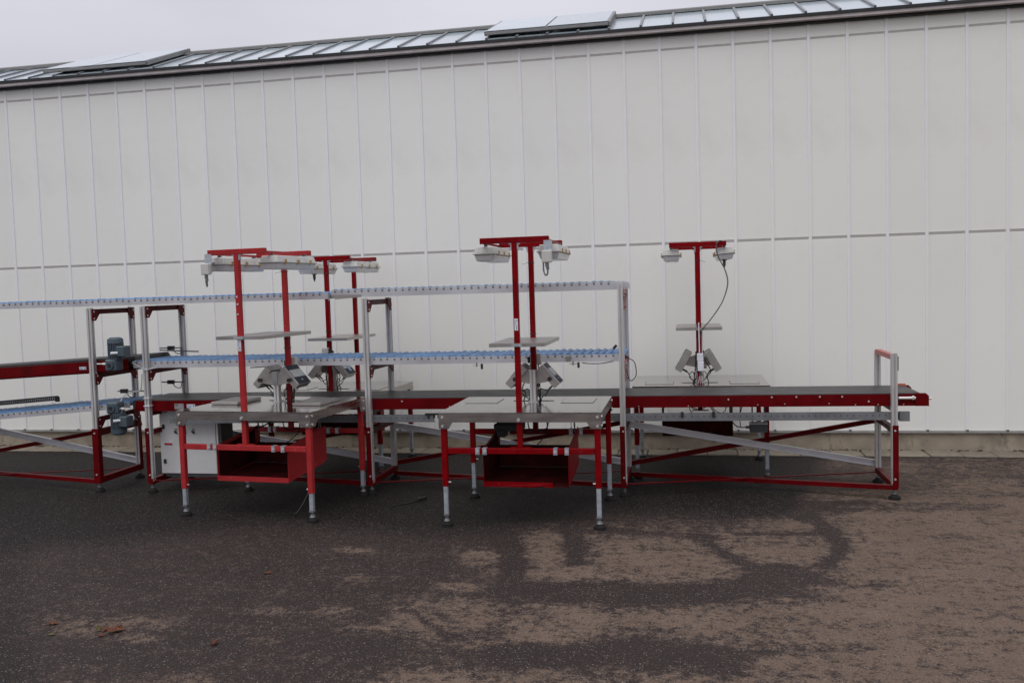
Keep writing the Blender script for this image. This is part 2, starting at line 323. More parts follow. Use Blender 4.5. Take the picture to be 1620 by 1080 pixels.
for t_ in (([(775, 834), (804, 864), (814, 891), (811, 919), (813, 945)], 19, .85), ([(903, 835), (910, 865), (912, 888)], 15, .85), ([(965, 838), (1060, 848), (1130, 850)], 12, .5),
           ([(1105, 850), (1154, 880), (1192, 897), (1245, 898)], 13, .9), ([(1165, 844), (1300, 845)], 6, .55),
           ([(1252, 808), (1292, 826), (1314, 842), (1332, 859), (1328, 877), (1306, 892)], 14, .95),
           ([(815, 938), (1000, 938), (1130, 938), (1205, 928)], 30, .68), ([(1190, 915), (1290, 915), (1390, 928)], 24, .42), ([(1260, 940), (1310, 946)], 20, .35),
           ([(812, 1036), (980, 1032), (1120, 1035), (1150, 1050)], 36, .72), ([(1150, 1032), (1250, 1030), (1365, 1026)], 15, .55), ([(1180, 1000), (1260, 1000)], 12, .25),
           ([(640, 962), (712, 1006)], 7, .6), ([(668, 958), (720, 985)], 6, .5), ([(690, 972), (800, 984)], 6, .3),
           ([(1255, 796), (1400, 796), (1580, 800)], 9, .62), ([(1255, 805), (1400, 805), (1560, 806)], 8, .62), ([(1480, 850), (1560, 850)], 10, .3), ([(1400, 1008), (1600, 998)], 12, .22), ([(1560, 756), (1640, 752)], 8, .3)):
    dry -= track(*t_)
# wet ground along the left and round the machines, whose shade is painted in
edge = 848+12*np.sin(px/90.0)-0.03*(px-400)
damp_shade = sst(edge-py, -28, 40)*sst(1285-px-0.6*(py-790), -20, 60)+0.55*sst(60-px+0.1*(py-900), -40, 60)
damp_shade = np.where(ok & (py > 690), np.clip(damp_shade, 0, 1), 0.3)
dry = np.where(ok & (py > 690), dry, 0.35)
dry = np.clip(dry, -0.10, 1.0)*0.70+0.02
bumps = 0.0012*np.sin(GX*1.7+0.6)*np.sin(GY*1.3)
nx, ny = len(gx), len(gy)
verts = np.stack([GX, GY, bumps*0], -1).reshape(-1, 3)
idx = np.arange(nx*ny).reshape(ny, nx)
faces = np.stack([idx[:-1, :-1], idx[:-1, 1:], idx[1:, 1:], idx[1:, :-1]], -1).reshape(-1, 4)
me = bpy.data.meshes.new('ground'); me.from_pydata(verts.tolist(), [], faces.tolist())
me.attributes.new('dry', 'FLOAT', 'POINT').data.foreach_set('value', dry.reshape(-1).astype(np.float32))
me.attributes.new('damp_shade', 'FLOAT', 'POINT').data.foreach_set('value', damp_shade.reshape(-1).astype(np.float32))
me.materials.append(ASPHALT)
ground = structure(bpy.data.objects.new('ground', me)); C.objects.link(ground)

# ---------------------------------------------------------------- greenhouse
WY = 9.5                      # outer face of the wall panels
RS, RX0 = 0.3657, -7.905      # rib spacing and the first rib
K0, K1 = -20, 44
ZB, ZS, ZT, ZE = 0.222, 2.165, 4.14, 4.265
house = thing('greenhouse', 'long greenhouse with white panel wall, concrete plinth and glass roof', 'greenhouse', (0, WY, 0))
H0 = -WY
b = NB(); bb(b, RX0+K0*RS, RX0+K1*RS, 0.012, 0.30, -0.3, ZB-0.03); obj('plinth', b, PLINTH, house)
b = NB(); bb(b, RX0+K0*RS, RX0+K1*RS, -0.022, 0.05, ZB-0.03, ZB-0.008); obj('base_rail', b, RAILM, house)
rows = ((ZB-0.008, ZS-0.0145), (ZS+0.0145, ZT-0.0115), (ZT+0.0115, ZE+0.03))
psrc = []
for z0, z1 in rows:
    b = NB(); bb(b, -RS/2+0.002, RS/2-0.002, 0.0, 0.04, z0, z1); o = obj('panel', b, PANEL, house, bevel=0.002); psrc.append(o)
b = NB(); prism(b, [(-0.017, 0.002, ZB-0.006), (-0.014, -0.011, ZB-0.006), (0.014, -0.011, ZB-0.006), (0.017, 0.002, ZB-0.006)], (0, 0, ZE+0.02-ZB)); rib0 = obj('rib', b, RIB, house)
b = NB(); bb(b, -0.010, 0.010, -0.030, -0.011, ZB-0.012, ZB+0.002); clip0 = obj('rib_clip', b, DGREY, house)
seam0 = []
for z, hh in ((ZS, 0.014), (ZT, 0.011)):
    b = NB(); prism(b, [(-RS/2+0.0165, 0.03, z-hh), (-RS/2+0.0165, 0.004, z-hh), (-RS/2+0.0165, -0.004, z+hh), (-RS/2+0.0165, 0.03, z+hh)], (RS-0.033, 0, 0)); seam0.append(obj('seam_strip', b, SEAM, house))
first = True
for k in range(K0, K1):
    xm = RX0+(k+0.5)*RS
    for s in psrc+seam0:
        if first: s.location.x = xm
        else:
            c = inst(s, house, (xm, 0, 0))
    if first: rib0.location.x = RX0+k*RS; clip0.location.x = RX0+k*RS
    else: inst(rib0, house, (RX0+k*RS, 0, 0)); inst(clip0, house, (RX0+k*RS, 0, 0))
    first = False
XL, XR = RX0+K0*RS, RX0+K1*RS
b = NB(); bb(b, XL, XR, 0.045, 0.08, 0, ZE); obj('wall_core', b, SKYBACK, house)
# eave: dark drip, pale gutter, dark bar under the glass
b = NB(); bb(b, XL, XR, -0.045, 0.05, ZE+0.006, ZE+0.03); obj('eave_trim', b, BLACKTRIM, house)
b = NB(); bb(b, XL, XR, -0.105, 0.05, ZE+0.03, ZE+0.062); obj('gutter', b, GUTTER, house)
b = NB(); bb(b, XL, XR, -0.117, 0.05, ZE+0.062, ZE+0.090); obj('glass_sill', b, BLACKTRIM, house)
SL = math.tan(math.radians(22)); R0Y, R0Z = -0.10, ZE+0.097; RUN = 1.02
def roofpt(x, u, lift=0.0): return Vector((x, R0Y+u, R0Z+u*SL+lift))
BS = 0.322; nb = int((XR-XL)/BS)
V1, V2 = (-7.36, -6.03), (-2.04, -0.74)
def in_vent(x): return any(a-0.02 < x < c+0.02 for a, c in (V1, V2))
b = NB(); prism(b, [roofpt(-BS/2+0.012, 0), roofpt(BS/2-0.012, 0), roofpt(BS/2-0.012, RUN-0.12), roofpt(-BS/2+0.012, RUN-0.12)], (0, 0, -0.006)); pane0 = obj('roof_pane', b, GLASS, house)
b = NB(); bar(b, roofpt(0, 0, -0.004), roofpt(0, RUN-0.02, -0.004), 0.024, 0.04); bar0 = obj('glazing_bar', b, BAR, house)
for i in range(nb):
    xm = XL+(i+0.5)*BS
    if i == 0: pane0.location.x = xm; bar0.location.x = xm-BS/2
    else: inst(pane0, house, (xm, 0, 0)); inst(bar0, house, (xm-BS/2, 0, 0))
b = NB(); bar(b, roofpt(XL, RUN-0.06, 0), roofpt(XR, RUN-0.06, 0), 0.12, 0.03); obj('ridge_strip', b, RIDGE, house)
b = NB(); tube(b, [roofpt(XL, RUN+0.02, 0.015), roofpt(XR, RUN+0.02, 0.015)], 0.02, 8, 1); obj('ridge_tube', b, RIDGE, house)
b = NB(); prism(b, [(XL, R0Y+RUN+0.02, R0Z+RUN*SL-0.01), (XL, R0Y+2*RUN+0.1, R0Z), (XL, R0Y+2*RUN+0.1, -0.3), (XL, R0Y+2*RUN, -0.3), (XL, R0Y+2*RUN, R0Z-0.03)], (XR-XL, 0, 0)); obj('rear_slope', b, SKYBACK, house)
for a, c in (V1, V2):                                # two hinged roof vents standing ajar
    mid = (a+c)/2; LO, HI = 0.09, RUN+0.02
    v = NB()
    lo = roofpt(0, LO, 0.050); hi = roofpt(0, HI, 0.045)
    bar(v, (a, lo.y, lo.z), (c, lo.y, lo.z), 0.03, 0.030); bar(v, (a, lo.y, lo.z), (a, hi.y, hi.z), 0.03, 0.045); bar(v, (c, lo.y, lo.z), (c, hi.y, hi.z), 0.03, 0.045)
    bar(v, (a, hi.y, hi.z), (c, hi.y, hi.z), 0.03, 0.03); bar(v, (mid, lo.y, lo.z), (mid, hi.y, hi.z), 0.02, 0.04)
    fo = obj('roof_vent', v, RIDGE, house)
    for x0, x1 in ((a, mid), (mid, c)):
        g_ = NB(); prism(g_, [(x0+0.012, lo.y-0.01, lo.z+0.027), (x1-0.012, lo.y-0.01, lo.z+0.027), (x1-0.012, hi.y, hi.z+0.027), (x0+0.012, hi.y, hi.z+0.027)], (0, 0, -0.005)); obj('vent_pane', g_, GLASS, fo)

# concrete paving strip at the foot of the wall
pave = structure(boxo('paving', mat('paving_bed', (0.035, 0.032, 0.026), 0.95), None, XL, XR, 9.19, 9.508, -0.05, 0.004))
b = NB(); bb(b, 0.004, 0.296, 0, 0.29, -0.03, 0.014); pv0 = obj('paver', b, PAVER, pave, bevel=0.006); pv0.location = (XL, 9.205, 0)
n_ = int((XR-XL)/0.302)
for i in range(1, n_): inst(pv0, pave, (XL+i*0.302, 9.205+random.uniform(-.004, .004), random.uniform(-.003, .004)), (random.uniform(-.008, .008), random.uniform(-.01, .01), random.uniform(-.01, .01)))

b = NB(); rnd = random.Random(11)                     # moss and blown dirt in the corner between paving and plinth
for i in range(900):
    x = rnd.uniform(XL, XR); r = rnd.uniform(.004, .016)*(1.6 if rnd.random() < .12 else 1)
    if math.sin(x*2.1)+math.sin(x*5.3+1) < -0.7 and rnd.random() < .7: continue
    m_ = Matrix.Translation((x, 9.498-abs(rnd.gauss(0, .016)), .012+r*.25)) @ Matrix.Rotation(rnd.uniform(0, 3), 4, 'Z') @ Matrix.Diagonal((r*rnd.uniform(.8, 2), r, r*.6, 1))
    bmesh.ops.create_icosphere(b, subdivisions=1, radius=1.0, matrix=m_)
moss = obj('corner_dirt', b, mat('corner_dirt', (0.045, 0.040, 0.022), 0.95, var=0.5, scale=20, dirt=(0.11, 0.05, 0.03), dirt_amt=0.7, dirt_scale=8)); moss['kind'] = 'stuff'; moss['label'] = 'dark moss and blown dirt along the foot of the plinth'; moss['category'] = 'dirt'
# ---------------------------------------------------------------- frames of the conveyor machines
def yf(x): return 7.36+0.0245*(x+1.6)                # front post line
DY = 0.62                                           # front to rear post
def slot_profile(s=0.0225, g=0.006, d=0.013):
    q = [(-s, -s), (-g, -s), (-g, -s+d), (g, -s+d), (g, -s), (s, -s), (s, -g), (s-d, -g), (s-d, g), (s, g), (s, s), (g, s), (g, s-d), (-g, s-d), (-g, s), (-s, s), (-s, g), (-s+d, g), (-s+d, -g), (-s, -g)]
    return q
def post(parent, x, y, z0, z1, sleeve=None, sx=(-0.026, 0.026), sides=True):
    b = NB(); prism(b, [(x+u, y+v, z0) for u, v in slot_profile()], (0, 0, z1-z0)); o = obj('post', b, ALU, parent)
    if sleeve:
        b = NB(); bb(b, x+sx[0], x+sx[1], y-0.029, y-0.0235, sleeve[0], sleeve[1])
        if sides: bb(b, x+sx[1]-0.005, x+sx[1], y-0.0235, y+0.024, sleeve[0], sleeve[1])
        obj('sleeve', b, RED, o)
        b = NB()
        for z in (sleeve[0]+0.07, sleeve[1]-0.04):
            cyl(b, (x, y-0.036, z), (x, y-0.0285, z), 0.008, n=10)
        obj('bolt_pair', b, BOLT, o)
    return o
def foot(parent, x, y, ztop=0.13, r=0.046, rod=0.008):
    b = NB(); cyl(b, (x, y, 0.0), (x, y, 0.022), r, r*0.95, 18); cyl(b, (x, y, 0.022), (x, y, 0.04), r*0.8, r*0.35, 18); o = obj('foot', b, RUBBER, parent, True)
    b = NB(); cyl(b, (x, y, 0.035), (x, y, ztop), rod, n=10); cyl(b, (x, y, 0.042), (x, y, 0.056), rod*2.1, n=6); obj('foot_rod', b, DULL, o, True)
def cross(parent, x, z, y0, y1, h=0.045, wd=0.04, m=None, gusset=False, hs=1):
    b = NB(); bb(b, x-wd/2, x+wd/2, y0, y1, z-h/2, z+h/2); o = obj('cross_beam', b, m or RED, parent)
    if gusset:
        for yy, s in ((y0, 1), (y1, -1)):
            g_ = NB(); prism(g_, [(x+0.0235, yy-0.03*s, z+h/2), (x+0.0235, yy+0.075*s, z+h/2), (x+0.0235, yy+0.075*s, z-h/2), (x+0.0235, yy+0.02*s, z-h/2-0.06), (x+0.0235, yy-0.03*s, z-h/2-0.06)], (0.005, 0, 0)); obj('gusset_plate', g_, m or RED, o)
        g_ = NB()
        for yy, s in ((y0, 1), (y1, -1)):
            for zz in (z, z-h/2-0.04): cyl(g_, (x+0.0275, yy-0.008*s, zz), (x+0.034, yy-0.008*s, zz), 0.008, n=8)
        obj('bolt_set', g_, BOLT, o)
    return o
def brace_alu(parent, p, q):
    b = NB(); bar(b, p, q, 0.005, 0.045); bar(b, p, q, 0.030, 0.005, -0.0125 if True else 0, 0.025); bar(b, p, q, 0.018, 0.006, 0.0115, -0.022)
    obj('diagonal_brace', b, ALUSHEET, parent)
def brace_red(parent, p, q, h=0.04, wd=0.03): b = NB(); bar(b, p, q, wd, h); obj('diagonal_brace', b, RED, parent)
def strap(parent, p, q): b = NB(); bar(b, p, q, 0.022, 0.008); obj('floor_strap', b, RED, parent)

belt = thing('belt_conveyor', 'long black belt conveyor with red side beams on aluminium posts', 'conveyor', (0, 0, 0))
XM = {'M1': 1.585, 'M2': -0.53, 'M3': -2.71, 'B': -4.785}
TOPZ = {'M1': 1.155, 'M2': 1.765, 'M3': 1.70, 'B': 1.685}
for k, x in XM.items():
    y0, y1 = yf(x), yf(x)+DY
    sxx = {'M1': (-0.016, 0.027), 'M2': (-0.027, 0.014), 'M3': (-0.027, 0.014), 'B': (-0.03, 0.006)}[k]
    post(belt, x, y0, 0.10, TOPZ[k], (0.095, 0.59), sxx); post(belt, x, y1, 0.13, TOPZ[k]-(0.02 if k == 'M1' else 0.0))
    foot(belt, x, y0); foot(belt, x, y1)
    cross(belt, x, 0.105, y0-0.03, y1+0.03, 0.05)
    cross(belt, x, 0.55, y0+0.023, y1-0.023, 0.04)
    cross(belt, x, 0.715, y0+0.023, y1-0.023, 0.035)
    if k == 'M1':
        cross(belt, x, 1.125, y0+0.023, y1-0.023, 0.04, 0.045, PINK); b = NB(); bb(b, x+0.024, x+0.03, y0-0.02, y0+0.02, 1.02, 1.13); obj('end_plate', b, BLACK, belt)
    elif k == 'M2':
        cross(belt, x, 1.69, y0+0.023, y1-0.023, 0.04, 0.04, RED); cross(belt, x, 1.10, y0+0.023, y1-0.023, 0.04, 0.04, RED)
        for z in (1.685, 1.10):
            b = NB(); bb(b, x+0.024, x+0.032, y0-0.02, y0+0.16, z-0.03, z+0.03); bb(b, x+0.024, x+0.032, y0+0.02, y0+0.06, z-0.14, z-0.03); obj('bracket', b, PINK, belt)
            b = NB()
            for yy, zz in ((y0, z), (y0+0.1, z), (y0+0.04, z-0.11)): cyl(b, (x+0.031, yy, zz), (x+0.045, yy, zz), 0.012, n=8)
            obj('bolt_set', b, DULL, belt)
    else:
        cross(belt, x, 1.665, y0+0.023, y1-0.023, 0.045, 0.04, RED, True); cross(belt, x, 1.095, y0+0.023, y1-0.023, 0.04, 0.04, RED, True)
# side beams, belt and end rollers
XB0, XB1 = -4.93, 1.75
def beam(name, dy, parent, x0, x1, z0, z1, t=0.004, lip=0.03, face=-1):
    b = NB(); a = Vector((x0, yf(x0)+dy, 0)); c = Vector((x1, yf(x1)+dy, 0))
    d = (c-a).normalized(); nrm = Vector((-d.y, d.x, 0))*(-face)
    for s0, s1, zz0, zz1 in ((0, t, z0, z1), (t, lip, z1-t, z1), (t, lip, z0, z0+t)):
        prism(b, [a+nrm*s0+Vector((0, 0, zz0)), a+nrm*s1+Vector((0, 0, zz0)), a+nrm*s1+Vector((0, 0, zz1)), a+nrm*s0+Vector((0, 0, zz1))], c-a)
    return obj(name, b, RED, parent)
sb = beam('side_beam', 0.026, belt, XB0, XB1, 0.737, 0.830); beam('side_beam', DY-0.026, belt, XB0, XB1, 0.737, 0.830, face=1)
b = NB()
for x, z in [(-4.1, .75), (-2.42, .808), (-2.0, .76), (-1.6, .80), (-0.4, .75), (0.0, .75), (0.32, .80), (0.55, .755), (0.66, .815), (0.85, .815), (1.03, .815), (1.20, .815), (0.76, .76), (1.10, .76), (1.30, .75), (1.40, .775), (1.47, .75), (1.66, .75)]:
    cyl(b, (x, yf(x)+0.018, z), (x, yf(x)+0.027, z), 0.007 if z > .76 else 0.0045, n=8)
obj('bolt_row', b, BOLT, sb)
b = NB()
for xa, xb_ in ((XB0, XB1+0.03),):
    p0, p1 = Vector((xa, yf(xa)+0.05, 0)), Vector((xb_, yf(xb_)+0.05, 0)); p2 = p1+Vector((0, DY-0.10, 0)); p3 = p0+Vector((0, DY-0.10, 0))
    N_ = 12; prof = []
    rr_ = 0.034; zc = 0.836-rr_
    for i in range(N_+1): t = math.pi/2-math.pi*i/N_; prof.append((p1.x+rr_*math.cos(t), zc+rr_*math.sin(t)))
    for i in range(N_+1): t = -math.pi/2-math.pi*i/N_; prof.append((p0.x+rr_*math.cos(t), zc+rr_*math.sin(t)))
    f_ = [(x, yf(x)+0.032, z) for x, z in prof]; prism(b, f_, (0, DY-0.064, 0))
bo = obj('belt', b, BELT, belt, True)
# right-hand tensioner and end caps
for dy, s in ((0.026, 1), (DY-0.026, -1)):
    y = yf(1.7)+dy
    b = NB(); prism(b, [(1.745, y-0.012*s, 0.737), (1.845, y-0.012*s, 0.737), (1.845, y-0.012*s, 0.815), (1.825, y-0.012*s, 0.836), (1.745, y-0.012*s, 0.836)], (0, 0.035*s, 0)); obj('end_cap', b, RED, belt)
b = NB(); cyl(b, (1.62, yf(1.7)+0.012, 0.800), (1.745, yf(1.7)+0.012, 0.800), 0.012, n=10); cyl(b, (1.72, yf(1.7)+0.012, 0.800), (1.735, yf(1.7)+0.012, 0.800), 0.018, n=6); obj('tension_rod', b, BOLT, belt, True)
b = NB(); cyl(b, (1.80, yf(1.8)+0.05, 0.79), (1.872, yf(1.8)+0.05, 0.79), 0.009, n=8); obj('roller_shaft', b, BOLT, belt, True)
b = NB(); bb(b, 1.70, 1.80, yf(1.7)+DY-0.045, yf(1.7)+DY-0.02, 0.832, 0.850); obj('end_guard', b, mat('orange_edge', (0.45, 0.12, 0.06), 0.6), belt)
# perforated tray rail under the belt
def tray(x0, x1, z0=0.625, z1=0.688):
    b = NB(); a = Vector((x0, yf(x0)+0.028, 0)); c = Vector((x1, yf(x1)+0.028, 0))
    for s0, s1, q0, q1 in ((0, .003, z0, z1), (.003, .03, z1-.003, z1), (.003, .03, z0, z0+.003)):
        prism(b, [a+Vector((0, s0, q0)), a+Vector((0, s1, q0)), a+Vector((0, s1, q1)), a+Vector((0, s0, q1))], c-a)
    o = obj('tray_rail', b, DULL, belt)
    b = NB(); x = x0+0.04
    while x < x1-0.02: cyl(b, (x, yf(x)+0.0255, (z0+z1)/2+0.006), (x, yf(x)+0.029, (z0+z1)/2+0.006), 0.0048, n=6); x += 0.0485
    obj('hole_row', b, BLACK, o)
tray(-4.6, -2.14); tray(-2.10, 1.70)
b = NB(); bb(b, -2.22, -2.05, yf(-2.1)+0.015, yf(-2.1)+0.05, 0.688, 0.700)
for x in (-2.19, -2.14, -2.10): bb(b, x-.008, x+.008, yf(-2.1)+0.016, yf(-2.1)+0.03, 0.66, 0.694)
obj('rail_joint', b, BLACK, belt)
for x in (-0.05, 0.20): boxo('cable_clip', BLACK, belt, x-.012, x+.012, yf(x)+0.016, yf(x)+0.029, 0.655, 0.700)
b = NB(); bb(b, 1.625, 1.70, yf(1.65)-0.005, yf(1.65)+0.026, 0.62, 0.695); obj('rail_bracket', b, DULL, belt)
# diagonal braces behind and crossed straps near the floor
ks = ['B', 'M3', 'M2', 'M1']
for a, c in zip(ks, ks[1:]):
    xa, xc = XM[a], XM[c]; ya, yc = yf(xa)+DY+0.03, yf(xc)+DY+0.03
    brace_alu(belt, (xa, ya, 0.505), (xc+0.01, yc, 0.155))
    brace_red(belt, (xa, ya+0.032, 0.145), (xc, yc+0.032, 0.525))
    brace_red(belt, (xa, yf(xa)+DY, 0.062), (xc, yf(xc)-0.01, 0.098), 0.036, 0.04)
    strap(belt, (xa, yf(xa), 0.105), (xc, yf(xc)+DY, 0.090))
# sensors on the left-hand posts
def sensor(parent, x, y, z, l0, l1, body):
    b = NB(); cyl(b, (x+l0, y, z), (x+l1, y, z), 0.006, n=8); s_ = obj('sensor', b, DULL, parent, True)
    b = NB(); bb(b, x+body-0.03, x+body+0.03, y-0.018, y+0.018, z-0.018, z+0.018); obj('sensor_head', b, BLACK, s_)
    b = NB(); tube(b, [(x+body+.02, y, z-.015), (x+body+.05, y, z-.05), (x+body+.10, y, z-.055), (x+body+.11, y, z-.01)], 0.004); obj('cable', b, BLACK, s_)
yB = yf(-4.785)
sensor(belt, -4.785, yB+DY-0.05, 1.275, -0.22, 0.02, -0.10); sensor(belt, -4.785, yB+DY-0.05, 0.945, -0.22, 0.02, -0.12); sensor(belt, -4.785, yB+0.0, 0.925, -0.30, -0.02, -0.235)
b = NB(); tube(b, [(-4.82, yB-0.02, 1.08), (-4.83, yB-0.02, 0.98), (-4.85, yB-0.02, 0.93), (-4.95, yB-0.02, 0.91), (-5.01, yB-.06, 0.86), (-4.99, yB-0.10, 0.74), (-5.03, yB-.10, 0.67)], 0.006); obj('cable', b, WHITECAB, belt)
b = NB(); tube(b, [(-4.80, yB-0.028, 1.125), (-4.86, yB-0.03, 1.16), (-4.92, yB, 1.18), (-4.90, yB+.03, 1.20)], 0.005); obj('cable', b, WHITECAB, belt)
for z in (1.12, 0.86, 0.79): boxo('cable_tie', LABELW, belt, -4.785-0.029, -4.785+0.029, yB-0.031, yB+0.03, z-0.004, z+0.004)
x = XM['M2']
b = NB(); tube(b, [(x+.04, yf(x)+.06, 1.15), (x+.10, yf(x)+.06, 1.11), (x+.11, yf(x)+.06, 1.0), (x+.06, yf(x)+.06, 0.96), (x+.03, yf(x)+.06, 1.06)], 0.004); obj('cable', b, BLACK, belt)
# name plate and sticker on the beam
yp = yf(-4.4)+0.020
o = boxo('name_plate', PLATE, belt, -4.545, -4.455, yp, yp+0.006, 0.754, 0.803); boxo('plate_print', DGREY, o, -4.538, -4.51, yp-0.0015, yp, 0.785, 0.797)
def sticker(parent, x0, x1, y, z0, z1, vertical=False):
    o = boxo('sticker', LABELW, parent, x0, x1, y, y+0.002, z0, z1)
    b = NB()
    if vertical:
        h = z1-z0; w_ = x1-x0
        for a, c, u, v in ((.12, .2, .15, .85), (.3, .38, .1, .5), (.44, .5, .1, .4), (.55, .92, .45, .7)): bb(b, x0+u*w_, x0+v*w_, y-0.001, y, z1-c*h, z1-a*h)
    else:
        h = z1-z0; w_ = x1-x0
        for a, c, u, v in ((.15, .45, .05, .3), (.55, .8, .08, .5), (.3, .5, .4, .65), (.1, .9, .75, .93)): bb(b, x0+u*w_, x0+v*w_, y-0.001, y, z1-c*h, z1-a*h)
    obj('sticker_print', b, LABELB, o); return o
sticker(belt, -4.425, -4.345, yp+0.003, 0.765, 0.797)

# gear motors
def gear_motor(parent, x, y, z, up, side, m=MOTOR):
    b = NB(); bb(b, x-.055, x+.055, y-.045, y+.075, z-.052, z+.052); g_ = obj('gear_motor', b, m, parent, bevel=0.012)
    b = NB(); cyl(b, (x, y-.06, z), (x, y-.044, z), 0.036, n=20); obj('gear_flange', b, m, g_, True)
    b = NB(); cyl(b, (x, y-.066, z), (x, y-.058, z), 0.018, n=14); obj('hollow_shaft', b, BLACK, g_, True)
    b = NB(); x2 = x+.02*side; cyl(b, (x2, y+.02, z+up*.05), (x2, y+.02, z+up*.20), 0.058, n=20)
    for i in range(20):
        t = 2*math.pi*i/20; bar(b, (x2+.062*math.cos(t), y+.02+.062*math.sin(t), z+up*.065), (x2+.062*math.cos(t), y+.02+.062*math.sin(t), z+up*.195), 0.005, 0.014)
    obj('motor_body', b, m, g_)
    b = NB(); cyl(b, (x2, y+.02, z+up*.195), (x2, y+.02, z+up*.232), 0.070, 0.066, 22); cyl(b, (x2, y+.02, z+up*.232), (x2, y+.02, z+up*.246), 0.066, 0.045, 22); obj('fan_cover', b, m, g_, True)
    b = NB(); bb(b, x2+.045, x2+.125, y-.05, y+.06, z+up*.075 if up > 0 else z-.17, z+.17 if up > 0 else z-.075); obj('terminal_box', b, m, g_, bevel=0.008)
    b = NB(); cyl(b, (x2+.02, y-.085, z+up*.11), (x2+.06, y-.045, z+up*.11), 0.013, n=10); obj('cable_gland', b, LABELW, g_, True)
    b = NB(); s = -1 if up > 0 else 1; cyl(b, (x+.05*s, y, z+.01*up), (x+.16*s, y, z+.012*up), 0.007, n=8); cyl(b, (x+.07*s, y, z+.01*up), (x+.10*s, y, z+.01*up), 0.013, n=8); obj('torque_rod', b, BOLT, g_, True)
gear_motor(belt, -5.045, 7.165, 0.790, -1, 1)

# ---------------------------------------------------------------- left-hand machine
lm = thing('inclined_belt_conveyor', 'red inclined belt conveyor with grey gear motor on its own aluminium frame', 'conveyor')
for xa in (-5.315, -7.45):
    y0, y1 = yf(xa), yf(xa)+DY
    post(lm, xa, y0, 0.10, 1.685, (0.095, 0.585), (-0.030, 0.032)); post(lm, xa, y1, 0.13, 1.68)
    b = NB(); bb(b, xa+.0235, xa+.0285, y1-.024, y1+.024, 0.12, 0.62); obj('sleeve_plate', b, RED, lm)
    foot(lm, xa, y0); foot(lm, xa, y1)
    cross(lm, xa, 0.11, y0-.03, y1+.03, 0.055, 0.05)
    cross(lm, xa, 1.65, y0+.023, y1-.023, 0.045, 0.04, RED, True); cross(lm, xa, 1.065, y0+.023, y1-.023, 0.04, 0.04, RED, True)
    cross(lm, xa, 0.665, y0+.023, y1-.023, 0.04, 0.04, RED, True); cross(lm, xa, 0.545, y0+.023, y1-.023, 0.06, 0.04, RED)
xa, xc = -7.45, -5.315; ya, yc = yf(xa)+DY+.03, yf(xc)+DY+.03
brace_alu(lm, (xa, ya, 0.575), (xc+.01, yc, 0.155)); brace_red(lm, (xa, ya+.032, 0.165), (xc, yc+.032, 0.525))
brace_red(lm, (xa, yf(xa)+DY, 0.075), (xc, yf(xc)-.01, 0.10), 0.036, 0.04); strap(lm, (xa, yf(xa), 0.105), (xc, yf(xc)+DY, 0.095))
zr = lambda x: 1.185+0.0495*(x+5.6)
X0_, X1_ = -7.6, -4.98
for dy in (0.026, DY-0.032):
    b = NB(); prism(b, [(X0_, yf(X0_)+dy, zr(X0_)-.097), (X1_, yf(X1_)+dy, zr(X1_)-.097), (X1_, yf(X1_)+dy, zr(X1_)), (X0_, yf(X0_)+dy, zr(X0_))], (0, 0.006, 0)); obj('side_beam', b, RED, lm)
b = NB(); prism(b, [(X0_, yf(X0_)+.04, zr(X0_)-.03), (X1_+.06, yf(X1_)+.04, zr(X1_)-.03), (X1_+.075, yf(X1_)+.04, zr(X1_)-.005), (X1_+.06, yf(X1_)+.04, zr(X1_)+.022), (X0_, yf(X0_)+.04, zr(X0_)+.022)], (0, DY-.08, 0)); obj('belt', b, BELT, lm)
b = NB(); cyl(b, (X1_+.05, yf(X1_)+.03, zr(X1_)-.035), (X1_+.05, yf(X1_)+DY-.03, zr(X1_)-.035), 0.035, n=18); obj('drive_roller', b, BLACK, lm, True)
b = NB(); prism(b, [(-5.25, yf(-5.2)+.04, zr(-5.25)-.097), (X1_, yf(X1_)+.04, zr(X1_)-.10), (X1_, yf(X1_)+.04, zr(X1_)-.11), (X0_, yf(X0_)+.04, zr(X0_)-.11), (X0_, yf(X0_)+.04, zr(X0_)-.097)], (0, DY-.08, 0)); obj('belt_pan', b, RED, lm)
sticker(lm, -5.47, -5.40, yf(-5.4)+.022, 1.125, 1.15)
gear_motor(lm, -5.035, 7.165, 1.172, 1, 1)
b = NB(); bar(b, (-5.0, yf(-5)+DY-.05, 1.255), (-4.60, yf(-4.6)+DY-.05, 1.235), 0.012, 0.012); obj('guide_rod', b, DULL, lm)

